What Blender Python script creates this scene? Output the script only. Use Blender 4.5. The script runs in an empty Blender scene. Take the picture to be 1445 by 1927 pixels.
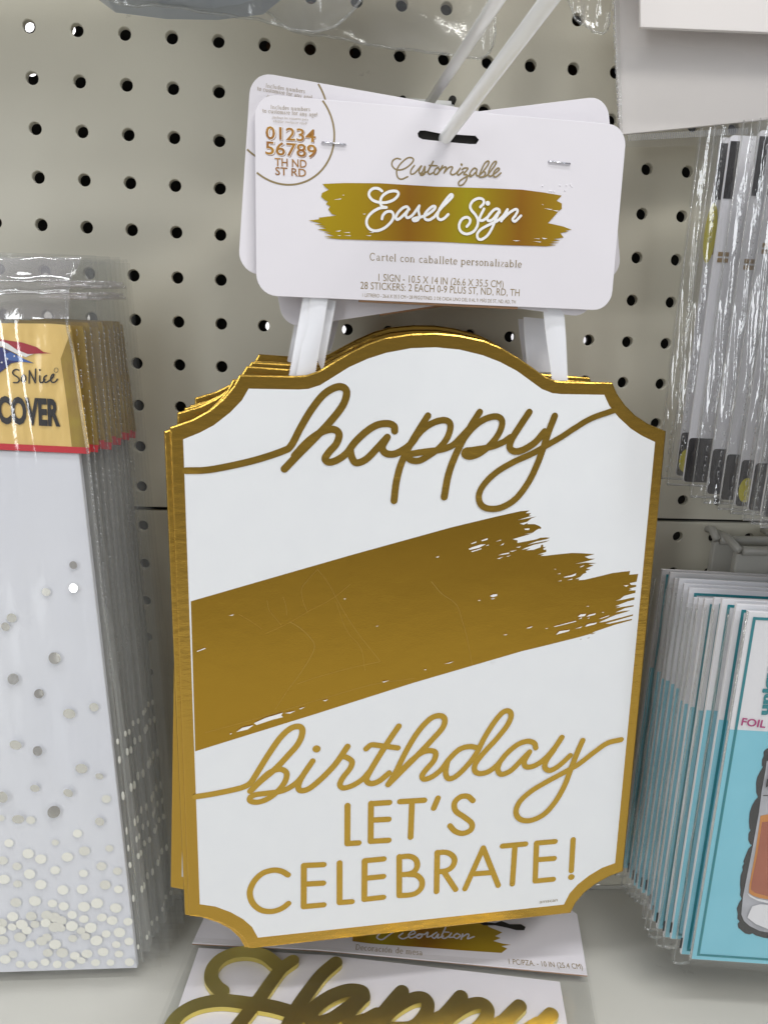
import bpy, bmesh, math, random
from mathutils import Vector, Matrix
from mathutils.geometry import tessellate_polygon, delaunay_2d_cdt
random.seed(7)
SC = bpy.context.scene
COL = SC.collection

# ------------------------------------------------------------------ camera
# metres; x right, y into the display, z up; the pegboard's face is the plane y = 0
CW, CH, CF = 1445.0, 1927.0, 1294.21
CC = Vector((0.1674209, -0.43702014, -0.16970724))
CR = Matrix(((0.9962641, -0.07652544, 0.04002123),
             (0.02240012, -0.21857791, -0.97556237),
             (0.0834031, 0.97281424, -0.21604715)))
cam = bpy.data.cameras.new('camera')
camo = bpy.data.objects.new('camera', cam)
COL.objects.link(camo)
Rc = Matrix((CR[0], -CR[1], -CR[2])).transposed()
camo.matrix_world = Matrix.Translation(CC) @ Rc.to_4x4()
cam.sensor_fit = 'HORIZONTAL'
cam.sensor_width = 36.0
cam.lens = CF / CW * 36.0
cam.clip_start = 0.01
cam.clip_end = 50
SC.camera = camo

# ------------------------------------------------------------------ light
W = bpy.data.worlds.new('World')
SC.world = W
W.use_nodes = True
nt = W.node_tree
bg = nt.nodes['Background']
tc = nt.nodes.new('ShaderNodeTexCoord')
sx = nt.nodes.new('ShaderNodeSeparateXYZ')
mr = nt.nodes.new('ShaderNodeMapRange')
cr = nt.nodes.new('ShaderNodeValToRGB')
mr.inputs['From Min'].default_value = -1
mr.inputs['From Max'].default_value = 1
nt.links.new(tc.outputs['Generated'], sx.inputs[0])
nt.links.new(sx.outputs['Z'], mr.inputs['Value'])
nt.links.new(mr.outputs[0], cr.inputs[0])
e = cr.color_ramp.elements
e[0].position = 0.0; e[0].color = (1.0, .99, .97, 1)
e[1].position = 1.0; e[1].color = (.55, .57, .6, 1)
for p, c in ((.12, (.98, .97, .95)), (.27, (.68, .67, .65)), (.42, (.30, .29, .285)), (.52, (.24, .235, .235)), (.62, (.20, .20, .205)), (.8, (.24, .25, .27)), (.9, (.45, .46, .5))):
    q = e.new(p); q.color = (*c, 1)
nt.links.new(cr.outputs[0], bg.inputs[0])
bg.inputs[1].default_value = 0.9

def area(name, loc, target, sx_, sy_, power, col=(1, 1, 1)):
    l = bpy.data.lights.new(name, 'AREA')
    l.shape = 'RECTANGLE'; l.size = sx_; l.size_y = sy_; l.energy = power; l.color = col
    o = bpy.data.objects.new(name, l)
    COL.objects.link(o)
    o.location = loc
    o.rotation_euler = (Vector(target) - Vector(loc)).to_track_quat('-Z', 'Y').to_euler()
    return o
area('overhead_light', (0.9, -1.2, 1.3), (.12, 0, -.3), 1.0, .22, 14, (1.0, .985, .955))
area('overhead_light', (-0.95, -1.9, 1.3), (.0, 0, -.3), 1.2, .3, 9, (.96, .98, 1.0))  # added fill from the front left, brightens the left of the board
area('overhead_light', (0.1, -0.75, 1.9), (.1, -.2, -.3), 2.4, .07, 25, (.97, .98, 1.0))  # long thin strip added overhead for highlights on film
area('cool_side_light', (-1.5, -2.3, .25), (.1, 0, -.3), .4, 1.5, 15, (.93, .965, 1.0))  # daylight from a shop window at the front left
area('cool_side_light', (2.7, -1.7, .2), (.38, 0, -.25), .16, 1.7, 11, (.86, .93, 1.0))  # added window-like strip for glare on the right packs' film
area('overhead_light', (-0.3, .55, 1.0), (-.3, 1.5, .3), 1.2, .3, 32, (1.0, .98, .95))  # added lamp on the far panel, makes the peg holes read white

vs = SC.view_settings
vs.view_transform = 'Standard'
vs.look = 'None'
vs.exposure = 0.0
vs.gamma = 1.0
cy = SC.cycles
cy.use_denoising = True
cy.max_bounces = 16
cy.transparent_max_bounces = 48
cy.diffuse_bounces = 5
cy.glossy_bounces = 5
cy.transmission_bounces = 8
cy.sample_clamp_indirect = 6

# ------------------------------------------------------------------ photo measuring
def ray(px, py):
    return (CR.transposed() @ Vector(((px - CW / 2) / CF, (py - CH / 2) / CF, 1.0)))

def at_y(px, py, y):
    r = ray(px, py)
    return CC + r * ((y - CC.y) / r.y)

class Frame:
    """a plane standing in the world: origin o, x to the right, z up along the plane, y into it (local y < 0 is in front)"""
    def __init__(s, o, ex, ez):
        s.o = Vector(o); s.ex = Vector(ex).normalized()
        ez = Vector(ez); s.ez = (ez - s.ex * ez.dot(s.ex)).normalized()
        s.ey = s.ez.cross(s.ex)
        s.M = Matrix.Translation(s.o) @ Matrix((s.ex, s.ey, s.ez)).transposed().to_4x4()
    def px(s, px, py, off=0.0):
        r = ray(px, py)
        o = s.o - s.ey * off
        t = (o - CC).dot(s.ey) / r.dot(s.ey)
        d = CC + r * t - o
        return (d.dot(s.ex), d.dot(s.ez))
    def pts(s, L, f=None, off=0.0):
        return [s.px(*(f(p) if f else p), off) for p in L]

def zoom(x0, y0, k):
    return lambda p: (p[0] / k + x0, p[1] / k + y0)

# ------------------------------------------------------------------ objects
def tag(o, label=None, cat=None, group=None, kind=None):
    if label: o['label'] = label
    if cat: o['category'] = cat
    if group: o['group'] = group
    if kind: o['kind'] = kind
    return o

def empty(name, M, label, cat, group=None):
    o = bpy.data.objects.new(name, None)
    COL.objects.link(o)
    o.matrix_world = M
    o.empty_display_size = .01
    return tag(o, label, cat, group)

def obj(name, verts, faces, mats, parent=None, smooth=False, mi=None, recalc=True):
    me = bpy.data.meshes.new(name)
    me.from_pydata([tuple(v) for v in verts], [], faces)
    for m in (mats if isinstance(mats, (list, tuple)) else [mats]):
        me.materials.append(m)
    if mi:
        for p, k in zip(me.polygons, mi): p.material_index = k
    if recalc:
        bm = bmesh.new(); bm.from_mesh(me)
        bmesh.ops.recalc_face_normals(bm, faces=bm.faces)
        bm.to_mesh(me); bm.free()
    if smooth:
        for p in me.polygons: p.use_smooth = True
    o = bpy.data.objects.new(name, me)
    COL.objects.link(o)
    if parent: o.parent = parent
    return o

def copy_tree(o, parent=None, skip=()):
    c = o.copy(); COL.objects.link(c); c.parent = parent
    for ch in [x for x in o.children if x.name.split('.')[0] not in skip]:
        copy_tree(ch, c, skip)
    return c

def tess(loops):
    L = [[Vector((x, z, 0)) for x, z in lp] for lp in loops]
    return [tuple(t) for t in tessellate_polygon(L)]

def offset_loop(lp, d):
    """move a closed loop inwards by d"""
    n = len(lp); A = sum(lp[i][0] * lp[(i + 1) % n][1] - lp[(i + 1) % n][0] * lp[i][1] for i in range(n))
    s = 1 if A > 0 else -1
    out = []
    for i in range(n):
        p0, p, p1 = lp[i - 1], lp[i], lp[(i + 1) % n]
        a = Vector((p[0] - p0[0], p[1] - p0[1])); b = Vector((p1[0] - p[0], p1[1] - p[1]))
        if a.length < 1e-9 or b.length < 1e-9: out.append(p); continue
        a.normalize(); b.normalize()
        na = Vector((-a.y, a.x)) * s; nb = Vector((-b.y, b.x)) * s
        m = na + nb
        if m.length < 1e-6: m = na
        k = d / max(.35, m.normalized().dot(na)); m.normalize()
        out.append((p[0] + m.x * k, p[1] + m.y * k))
    return out

def plate(name, loops, y0, y1, mat, parent=None, bev=0.0):
    """solid sheet between y0 (front, more negative) and y1 with optional rounded front edge"""
    V = []; F = []
    tri = tess(loops)
    tot = [sum(len(l) for l in loops[:i]) for i in range(len(loops) + 1)]
    rings = []
    if bev:
        fr = [offset_loop(l, bev) for l in loops]
        md = [offset_loop(l, bev * .3) for l in loops]
        rings = [(fr, y0), (md, y0 + bev * .3), (loops, y0 + bev), (loops, y1)]
    else:
        rings = [(loops, y0), (loops, y1)]
    for ls, y in rings:
        for l in ls:
            V += [(x, y, z) for x, z in l]
    N = tot[-1]
    F += [t for t in tri]
    F += [tuple(i + N * (len(rings) - 1) for i in reversed(t)) for t in tri]
    for r in range(len(rings) - 1):
        for li, l in enumerate(loops):
            n = len(l)
            for i in range(n):
                a = tot[li] + i + N * r; b = tot[li] + (i + 1) % n + N * r
                F.append((a, b, b + N, a + N))
    return obj(name, V, F, mat, parent)

def cdt(lp):
    r = delaunay_2d_cdt([Vector(p) for p in lp], [], [list(range(len(lp)))], 1, 1e-7)
    return [tuple(v) for v in r[0]], [tuple(f) for f in r[2]]

def sheets(name, polys, y, mat, parent=None, step=4e-6, mi=None, mats=None):
    """flat print: many filled outlines lying on one plane; each entry may be a loop or a list of loops (outline + holes)"""
    V = []; F = []; M = []
    for k, p in enumerate(polys):
        loops = p if isinstance(p[0][0], (tuple, list)) else [p]
        b = len(V)
        if len(loops) == 1 and len(loops[0]) > 4:
            v2, t2 = cdt(loops[0])
            V += [(x, y - step * k, z) for x, z in v2]
        else:
            t2 = tess(loops)
            for l in loops: V += [(x, y - step * k, z) for x, z in l]
        for t in t2:
            F.append(tuple(i + b for i in t)); M.append(mi[k] if mi else 0)
    return obj(name, V, F, mats or mat, parent, mi=M, recalc=False)

def spline(pts, n=8):
    if len(pts) < 3: 
        return [Vector(p) for p in pts]
    P = [Vector(p) for p in pts]
    P = [P[0] * 2 - P[1]] + P + [P[-1] * 2 - P[-2]]
    out = []
    for i in range(1, len(P) - 2):
        p0, p1, p2, p3 = P[i - 1:i + 3]
        for j in range(n):
            t = j / n
            out.append(.5 * ((2 * p1) + (p2 - p0) * t + (2 * p0 - 5 * p1 + 4 * p2 - p3) * t * t + (3 * p1 - p0 - 3 * p2 + p3) * t ** 3))
    out.append(P[-2])
    return out

def strokes(name, paths, y, mat, parent=None, thick=0.0, n=8, smooth_path=True, round_ends=True, rise=2.5e-7):
    """brush-pen lettering: each path = (centre line, width[, end width]); later parts lie a hair above earlier ones"""
    V = []; F = []; lift = 0.0
    for path in paths:
        pts, w = path[0], path[1]
        w1 = path[2] if len(path) > 2 else w
        C = spline([Vector((p[0], p[1])) for p in pts], n) if smooth_path else [Vector((p[0], p[1])) for p in pts]
        Q = [C[0]]
        for c in C[1:]:
            if (c - Q[-1]).length > 1e-6: Q.append(c)
        C = Q; m = len(C)
        if m < 2: continue
        row = []
        for i in range(m):
            d = (C[min(i + 1, m - 1)] - C[max(i - 1, 0)])
            if d.length < 1e-9: d = Vector((1, 0))
            d.normalize(); nn = Vector((-d.y, d.x))
            if not smooth_path and 0 < i < m - 1:
                a = (C[i] - C[i - 1]).normalized(); k = 1 / max(.5, abs(nn.dot(Vector((-a.y, a.x)))))
            else: k = 1
            hw = (w + (w1 - w) * i / (m - 1)) / 2 * k
            row.append((C[i] + nn * hw, C[i] - nn * hw, d, hw, nn))
        L = [r[0] for r in row]; R = [r[1] for r in row]
        if round_ends:
            def cap(r, c, s):
                return [c + (r[4] * math.cos(a) + r[2] * s * math.sin(a)) * r[3] for a in [math.pi * k / 8 for k in range(1, 8)]]
            endcap = cap(row[-1], C[-1], 1); startcap = cap(row[0], C[0], -1)
        else: endcap = startcap = []
        b = len(V)
        for i in range(m):
            yy = y - lift - rise * i
            V.append((L[i].x, yy, L[i].y)); V.append((R[i].x, yy, R[i].y))
        for i in range(m - 1):
            F.append((b + 2 * i, b + 2 * i + 2, b + 2 * i + 3, b + 2 * i + 1))
        y_e = y - lift - rise * (m - 1)
        if endcap:
            c0 = len(V); V += [(p.x, y_e, p.y) for p in endcap]
            F.append([b + 2 * (m - 1)] + list(range(c0, c0 + 7)) + [b + 2 * (m - 1) + 1])
            c1 = len(V); V += [(p.x, y - lift, p.y) for p in startcap]
            F.append([b] + list(range(c1, c1 + 7)) + [b + 1])
        if thick:
            edge = [b + 2 * i for i in range(m)] + (list(range(c0, c0 + 7)) if endcap else []) + [b + 2 * i + 1 for i in reversed(range(m))] + (list(reversed(range(c1, c1 + 7))) if endcap else [])
            bb = len(V)
            for q in edge: V.append((V[q][0], V[q][1] + thick, V[q][2]))
            ne = len(edge)
            for i in range(ne):
                F.append((edge[i], edge[(i + 1) % ne], bb + (i + 1) % ne, bb + i))
        lift += rise * m + 1.5e-6
    return obj(name, V, F, mat, parent, recalc=bool(thick))

_font = {}
def glyph_mesh(body, bold=0.0):
    key = (body, bold)
    if key in _font: return _font[key]
    cu = bpy.data.curves.new('lettering', 'FONT'); cu.body = body; cu.size = 1; cu.resolution_u = 3; cu.offset = bold
    o = bpy.data.objects.new('lettering', cu); COL.objects.link(o)
    dg = bpy.context.evaluated_depsgraph_get(); dg.update()
    me = o.evaluated_get(dg).to_mesh()
    V = [(v.co.x, v.co.y) for v in me.vertices]; F = [tuple(p.vertices) for p in me.polygons]
    o.evaluated_get(dg).to_mesh_clear()
    bpy.data.objects.remove(o); bpy.data.curves.remove(cu)
    _font[key] = (V, F)
    return V, F
CAP = max(v[1] for v in glyph_mesh('H')[0])

def text(name, fr, lines, y, mat, parent, bold=0.0, shift=(0, 0)):
    """lines = (words, pixel of the baseline's start, of its end, cap height in pixels); the words are set in the plane fr"""
    V = []; F = []
    for body, p0, p1, h in lines:
        a = Vector(fr.px(p0[0], p0[1], -y)); b = Vector(fr.px(p1[0], p1[1], -y))
        dd = Vector((p1[0] - p0[0], p1[1] - p0[1])).normalized()
        t = Vector(fr.px(p0[0] + dd.y * h, p0[1] - dd.x * h, -y))
        H = (t - a).length
        gv, gf = glyph_mesh(body, bold)
        x0 = min(v[0] for v in gv); x1 = max(v[0] for v in gv)
        u = (b - a) / (x1 - x0); w = Vector((-u.y, u.x)).normalized() * H / CAP
        k = len(V)
        for v in gv:
            q = a + u * (v[0] - x0) + w * v[1] + Vector(shift)
            V.append((q.x, y, q.y))
        F += [tuple(i + k for i in f) for f in gf]
    return obj(name, V, F, mat, parent, recalc=False)

# a small slab-serif hand: strokes in units of the x-height
def arc(cx, cz, rx, rz, a0, a1, n=9):
    return [(cx + rx * math.cos(math.radians(a0 + (a1 - a0) * i / n)), cz + rz * math.sin(math.radians(a0 + (a1 - a0) * i / n))) for i in range(n + 1)]
T1, T2 = .17, .07
def stem(x, z0, z1, s0=True, s1=True):
    r = [([(x, z0), (x, z1)], T1)]
    if s0: r.append(([(x - .2, z0 + .03), (x + .2, z0 + .03)], T2))
    if s1: r.append(([(x - .2, z1 - .03), (x + .04, z1 - .03)], T2))
    return r
def bowl(cx, full=True):
    return [(arc(cx, .5, .36, .47, 60, 300 if not full else 420, 14), .12)]
SER = {
 'a': (1.0, [(arc(.42, .7, .26, .28, 160, 0), .1), ([(.68, .7), (.68, .15), (.85, .03)], T1), (arc(.4, .28, .28, .25, 80, 330), .12)]),
 'b': (1.1, stem(.2, 0, 1.55, False) + [(arc(.55, .5, .36, .47, 150, -150, 12), .12)]),
 'c': (.9, [(arc(.5, .5, .38, .47, 50, 310, 12), .13)]),
 'd': (1.1, stem(.85, 0, 1.55) + [(arc(.5, .5, .36, .47, 30, 330, 12), .12)]),
 'e': (.95, [(arc(.5, .5, .38, .47, 0, 315, 12), .13), ([(.14, .52), (.86, .52)], T2)]),
 'f': (.65, stem(.3, 0, 1.2, True, False) + [(arc(.5, 1.2, .2, .3, 180, 40, 5), .12), ([(.08, .97), (.6, .97)], T2)]),
 'g': (1.0, [(arc(.45, .62, .3, .34, 0, 360, 12), .12), (arc(.45, -.22, .36, .24, 120, 440, 12), .1), ([(.7, .9), (.9, 1.0)], .1)]),
 'i': (.55, stem(.28, 0, 1) + [([(.26, 1.35), (.28, 1.4)], .2)]),
 'l': (.55, stem(.28, 0, 1.55)),
 'm': (1.75, stem(.25, 0, 1) + [(arc(.55, .7, .28, .27, 160, 0, 6), .09)] + stem(.84, 0, .7, True, False) + [(arc(1.14, .7, .28, .27, 160, 0, 6), .09)] + stem(1.43, 0, .7, True, False)),
 'n': (1.2, stem(.25, 0, 1) + [(arc(.57, .7, .3, .27, 160, 0, 6), .09)] + stem(.88, 0, .7, True, False)),
 'o': (1.0, [(arc(.5, .5, .38, .47, 0, 360, 16), .13)]),
 'p': (1.1, stem(.2, -.5, 1) + [(arc(.55, .5, .36, .47, 150, -150, 12), .12)]),
 'q': (1.1, stem(.88, -.5, 1, True, False) + [(arc(.5, .5, .36, .47, 30, 330, 12), .12)]),
 'r': (.8, stem(.25, 0, 1) + [(arc(.55, .68, .3, .28, 160, 40, 5), .12)]),
 's': (.8, [([(.66, .78), (.5, .96), (.24, .9), (.18, .7), (.4, .54), (.62, .4), (.62, .12), (.4, .02), (.14, .2)], .12)]),
 't': (.65, stem(.28, .15, 1.3, False, False) + [(arc(.48, .2, .2, .2, 180, 320, 5), .1), ([(.06, .97), (.56, .97)], T2)]),
 'u': (1.2, stem(.25, .3, 1, False) + [(arc(.53, .3, .28, .27, 180, 340, 6), .1)] + stem(.86, 0, 1)),
 'v': (1.0, [([(.12, 1), (.5, 0)], T1), ([(.5, 0), (.88, 1)], T2)]),
 'y': (1.0, [([(.12, 1), (.52, 0)], T1), ([(.88, 1), (.4, -.4), (.15, -.45)], T2)]),
 'z': (.85, [([(.12, .96), (.72, .96), (.12, .04), (.74, .04)], .09)]),
 'C': (1.35, [(arc(.7, .75, .55, .75, 45, 315, 14), .15), ([(1.1, 1.45), (1.1, 1.05)], T2)]),
 'D': (1.4, stem(.3, 0, 1.5, True, True) + [(arc(.45, .75, .75, .73, 90, -90, 12), .13)]),
 'I': (.75, stem(.36, 0, 1.5) + [([(.16, 1.47), (.56, 1.47)], T2)]),
 '!': (.5, [([(.25, 1.5), (.25, .45)], T1), ([(.24, .08), (.26, .08)], .2)]),
 ' ': (.6, [])}
SER['ó'] = (SER['o'][0], SER['o'][1] + [([(.5, 1.2), (.7, 1.5)], .1)])
SER['ú'] = (SER['u'][0], SER['u'][1] + [([(.5, 1.2), (.7, 1.5)], .1)])
SER['¡'] = (.5, [([(.25, -.5), (.25, .5)], T1), ([(.24, .9), (.26, .9)], .2)])
def serif(name, fr, lines, y, mat, parent):
    P = []
    for body, p0, p1, h in lines:      # h = x-height in pixels
        a = Vector(fr.px(p0[0], p0[1], -y)); b = Vector(fr.px(p1[0], p1[1], -y))
        t = Vector(fr.px(p0[0], p0[1] - h, -y)); H = (t - a).length
        tot = sum(SER[c][0] + .1 for c in body)
        u = (b - a) / tot; w = Vector((-u.y, u.x)).normalized() * H
        x = 0
        for c in body:
            for pts, wd in SER[c][1]:
                P.append(([tuple(a + u * (x + q[0]) + w * q[1]) for q in pts], wd * H * 1.12))
            x += SER[c][0] + .1
    return strokes(name, P, y, mat, parent, smooth_path=False, round_ends=False, rise=1e-7)

def rrect(x0, z0, x1, z1, r, n=6):
    out = []
    for cx, cz, a in ((x1 - r, z1 - r, 0), (x0 + r, z1 - r, 90), (x0 + r, z0 + r, 180), (x1 - r, z0 + r, 270)):
        for i in range(n + 1):
            t = math.radians(a + 90 * i / n); out.append((cx + r * math.cos(t), cz + r * math.sin(t)))
    return out

def disc(cx, cz, r, n=20, rz=None):
    return [(cx + r * math.cos(2 * math.pi * i / n), cz + (rz or r) * math.sin(2 * math.pi * i / n)) for i in range(n)]

def tube(name, path, r, mat, parent=None, n=20, cap=True):
    P = [Vector(p) for p in path]; V = []; F = []
    for i, p in enumerate(P):
        d = (P[min(i + 1, len(P) - 1)] - P[max(i - 1, 0)]).normalized()
        a = d.cross(Vector((0, 0, 1)) if abs(d.z) < .9 else Vector((1, 0, 0))).normalized(); b = d.cross(a)
        for k in range(n):
            t = 2 * math.pi * k / n
            V.append(p + (a * math.cos(t) + b * math.sin(t)) * r)
    for i in range(len(P) - 1):
        for k in range(n):
            F.append((i * n + k, i * n + (k + 1) % n, (i + 1) * n + (k + 1) % n, (i + 1) * n + k))
    if cap:
        F.append(tuple(range(n))); F.append(tuple((len(P) - 1) * n + k for k in reversed(range(n))))
    return obj(name, V, F, mat, parent, smooth=True)

def box(name, c0, c1, mat, parent=None, r=0.0):
    """box with its outline rounded in the x-z plane"""
    loop = rrect(c0[0], c0[2], c1[0], c1[2], r or 1e-5, 5 if r else 1)
    return plate(name, [loop], c0[1], c1[1], mat, parent, bev=min(r * .3, .001) if r else 0)

# ------------------------------------------------------------------ materials
def mat(name, base, rough=.5, metal=0.0, spec=.5, noise=None, bump=None, coat=0.0, aniso=0.0, bump_tex='NOISE', scale3=(1, 1, 1), sheen=0.0, alpha=None, speck=None):
    m = bpy.data.materials.new(name); m.use_nodes = True
    t = m.node_tree; b = t.nodes['Principled BSDF']
    b.inputs['Base Color'].default_value = (*base, 1)
    b.inputs['Roughness'].default_value = rough
    b.inputs['Metallic'].default_value = metal
    b.inputs['Specular IOR Level'].default_value = spec
    b.inputs['Coat Weight'].default_value = coat
    b.inputs['Coat Roughness'].default_value = .08
    b.inputs['Sheen Weight'].default_value = sheen
    co = t.nodes.new('ShaderNodeTexCoord'); mp = t.nodes.new('ShaderNodeMapping')
    mp.inputs['Scale'].default_value = scale3
    t.links.new(co.outputs['Object'], mp.inputs[0])
    if noise:   # (scale, colour b, amount)
        n = t.nodes.new('ShaderNodeTexNoise'); n.inputs['Scale'].default_value = noise[0]; n.inputs['Detail'].default_value = 5
        r = t.nodes.new('ShaderNodeValToRGB'); r.color_ramp.elements[0].position = .5 - noise[2]; r.color_ramp.elements[1].position = .5 + noise[2]
        r.color_ramp.elements[0].color = (*base, 1); r.color_ramp.elements[1].color = (*noise[1], 1)
        t.links.new(mp.outputs[0], n.inputs['Vector']); t.links.new(n.outputs['Fac'], r.inputs[0]); t.links.new(r.outputs[0], b.inputs['Base Color'])
    if speck:   # (scale, threshold, colour): sparse marks
        n = t.nodes.new('ShaderNodeTexNoise'); n.inputs['Scale'].default_value = speck[0]; n.inputs['Detail'].default_value = 8; n.inputs['Roughness'].default_value = .7
        r = t.nodes.new('ShaderNodeValToRGB'); r.color_ramp.elements[0].position = speck[1]; r.color_ramp.elements[1].position = speck[1] + .05
        r.color_ramp.elements[0].color = (0, 0, 0, 1); r.color_ramp.elements[1].color = (.6, .6, .6, 1)
        x = t.nodes.new('ShaderNodeMix'); x.data_type = 'RGBA'
        t.links.new(mp.outputs[0], n.inputs['Vector']); t.links.new(n.outputs['Fac'], r.inputs[0]); t.links.new(r.outputs[0], x.inputs[0])
        old = b.inputs['Base Color'].links[0].from_socket if b.inputs['Base Color'].links else None
        if old: t.links.new(old, x.inputs[6])
        else: x.inputs[6].default_value = (*base, 1)
        x.inputs[7].default_value = (*speck[2], 1)
        t.links.new(x.outputs[2], b.inputs['Base Color'])
    prev = None
    for bp in (bump or []):   # (scale, distance, strength[, stretch])
        n = t.nodes.new('ShaderNodeTexNoise'); n.inputs['Scale'].default_value = bp[0]; n.inputs['Detail'].default_value = bp[4] if len(bp) > 4 else 3
        src = mp.outputs[0]
        if len(bp) > 3:
            m2 = t.nodes.new('ShaderNodeMapping'); m2.inputs['Scale'].default_value = bp[3]
            t.links.new(mp.outputs[0], m2.inputs[0]); src = m2.outputs[0]
        t.links.new(src, n.inputs['Vector'])
        k = t.nodes.new('ShaderNodeBump'); k.inputs['Distance'].default_value = bp[1]; k.inputs['Strength'].default_value = bp[2]
        t.links.new(n.outputs['Fac'], k.inputs['Height'])
        if prev: t.links.new(prev.outputs[0], k.inputs['Normal'])
        prev = k
    if prev:
        t.links.new(prev.outputs[0], b.inputs['Normal'])
        t.links.new(prev.outputs[0], b.inputs['Coat Normal'])
    return m

def film_mat(name, tint, base_fac, gloss_rough, bumps, haze=.05, edge=.55, hazecol=(.8, .82, .85)):
    m = bpy.data.materials.new(name); m.use_nodes = True
    t = m.node_tree; t.nodes.remove(t.nodes['Principled BSDF']); out = t.nodes['Material Output']
    tr = t.nodes.new('ShaderNodeBsdfTransparent'); tr.inputs[0].default_value = (*tint, 1)
    gl = t.nodes.new('ShaderNodeBsdfGlossy'); gl.inputs['Color'].default_value = (1, 1, 1, 1); gl.inputs['Roughness'].default_value = gloss_rough
    df = t.nodes.new('ShaderNodeBsdfDiffuse'); df.inputs[0].default_value = (*hazecol, 1)
    lw = t.nodes.new('ShaderNodeLayerWeight'); lw.inputs['Blend'].default_value = .14
    mr_ = t.nodes.new('ShaderNodeMapRange'); mr_.inputs['To Min'].default_value = base_fac; mr_.inputs['To Max'].default_value = edge
    t.links.new(lw.outputs['Fresnel'], mr_.inputs['Value'])
    mx0 = t.nodes.new('ShaderNodeMixShader'); mx0.inputs[0].default_value = haze
    t.links.new(tr.outputs[0], mx0.inputs[1]); t.links.new(df.outputs[0], mx0.inputs[2])
    mx = t.nodes.new('ShaderNodeMixShader')
    t.links.new(mr_.outputs[0], mx.inputs[0]); t.links.new(mx0.outputs[0], mx.inputs[1]); t.links.new(gl.outputs[0], mx.inputs[2])
    t.links.new(mx.outputs[0], out.inputs['Surface'])
    co = t.nodes.new('ShaderNodeTexCoord'); prev = None
    for bp in bumps:
        mp = t.nodes.new('ShaderNodeMapping'); mp.inputs['Scale'].default_value = bp[3] if len(bp) > 3 else (1, 1, 1)
        n = t.nodes.new('ShaderNodeTexNoise'); n.inputs['Scale'].default_value = bp[0]; n.inputs['Detail'].default_value = 4
        n.inputs['Distortion'].default_value = .6
        t.links.new(co.outputs['Object'], mp.inputs[0]); t.links.new(mp.outputs[0], n.inputs['Vector'])
        k = t.nodes.new('ShaderNodeBump'); k.inputs['Distance'].default_value = bp[1]; k.inputs['Strength'].default_value = bp[2]
        t.links.new(n.outputs['Fac'], k.inputs['Height'])
        if prev: t.links.new(prev.outputs[0], k.inputs['Normal'])
        prev = k
    if prev:
        t.links.new(prev.outputs[0], gl.inputs['Normal']); t.links.new(prev.outputs[0], lw.inputs['Normal'])
    return m

GOLD = (.66, .42, .11)
GOLD2 = (.555, .33, .045)
M = {}
M['peg'] = mat('powder_coat', (.64, .612, .505), .42, noise=(9, (.60, .57, .475), .2), bump=[(900, .0002, .25), (30, .001, .1)], speck=(30, .69, (.22, .20, .17)))
M['deck'] = mat('deck_paint', (.54, .53, .48), .38, noise=(14, (.49, .48, .43), .25), bump=[(700, .0002, .2), (12, .002, .1)], speck=(22, .66, (.30, .28, .25)))
M['dark'] = mat('dark_void', (.02, .018, .015), .8)  # near-black that stands in for shade in holes, gaps and slots
M['foil'] = mat('gold_foil', GOLD, .2, 1, bump=[(240, .0004, .22, (1, 1, 2.2)), (55, .001, .10), (1400, .0001, .25)])
M['foil_edge'] = mat('gold_foil_edge', (.62, .385, .075), .23, 1, bump=[(170, .0006, .42, (.5, 1, 1.7)), (70, .001, .2), (1800, .0001, .4)])
M['foil_print'] = mat('gold_foil_print', GOLD2, .22, 1, bump=[(12, .006, .10), (90, .001, .05, (.8, 1, 1.4)), (1500, .0001, .22)])
M['foil_letter'] = mat('gold_foil_lettering', (.72, .46, .085), .12, 1, bump=[(38, .004, .2, (1, 1, 1.6)), (130, .001, .2, (.7, 1, 2)), (1500, .0001, .2)])
M['scratch'] = mat('scratch', (.72, .52, .2), .35, .8)
M['card'] = mat('white_board', (.80, .81, .82), .5, noise=(60, (.78, .79, .805), .25), bump=[(1600, .00012, .28), (7, .012, .12)], speck=(40, .70, (.55, .54, .52)))
M['tag'] = mat('white_card', (.77, .74, .775), .4, bump=[(25, .002, .12), (1200, .0001, .15)])
M['cardback'] = mat('card_back', (.62, .56, .53), .7)
M['kraft'] = mat('raw_board', (.30, .17, .09), .8)
M['ink'] = mat('bronze_ink', (.27, .20, .09), .45)
M['ink2'] = mat('pale_bronze_ink', (.34, .27, .17), .5)
M['white'] = mat('white_ink', (.86, .85, .84), .45)
M['wire'] = mat('white_wire', (.95, .955, .94), .3, coat=.4)
M['steel'] = mat('staple_wire', (.62, .62, .66), .22, 1)
M['satin'] = mat('satin_ribbon', (.80, .80, .83), .38, sheen=.6, bump=[(500, .0002, .35, (1, 1, .06)), (2500, .0001, .3)])
M['film'] = film_mat('clear_film', (.975, .975, .97), .04, .07, [(26, .004, .5, (1, 1, .3)), (110, .0008, .3)], .025, .6)
M['film_back'] = film_mat('stacked_film', (.93, .93, .92), .03, .14, [(90, .0008, .4, (1, 1, .2))], .03, .35)
M['film_flat'] = film_mat('flat_film', (.97, .97, .965), .045, .1, [(22, .003, .3, (1, 1, .3)), (130, .0006, .25)], .02, .5)
M['film_edge'] = film_mat('film_edge', (.88, .88, .86), .07, .12, [(200, .0006, .5), (60, .002, .35)], .08, .6)
M['film_crisp'] = film_mat('crinkled_film', (.97, .97, .97), .075, .045, [(26, .012, .9, (1, 1, .16)), (120, .0012, .45, (1, 1, .3))], .004, .45)
M['seal'] = film_mat('heat_seal', (.8, .8, .78), .10, .42, [], .16, .6)
M['headgold'] = mat('satin_gold_label', (.86, .60, .20), .36, .15, coat=.6, bump=[(34, .006, .6, (1, 1, .45)), (500, .0001, .3)])
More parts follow.
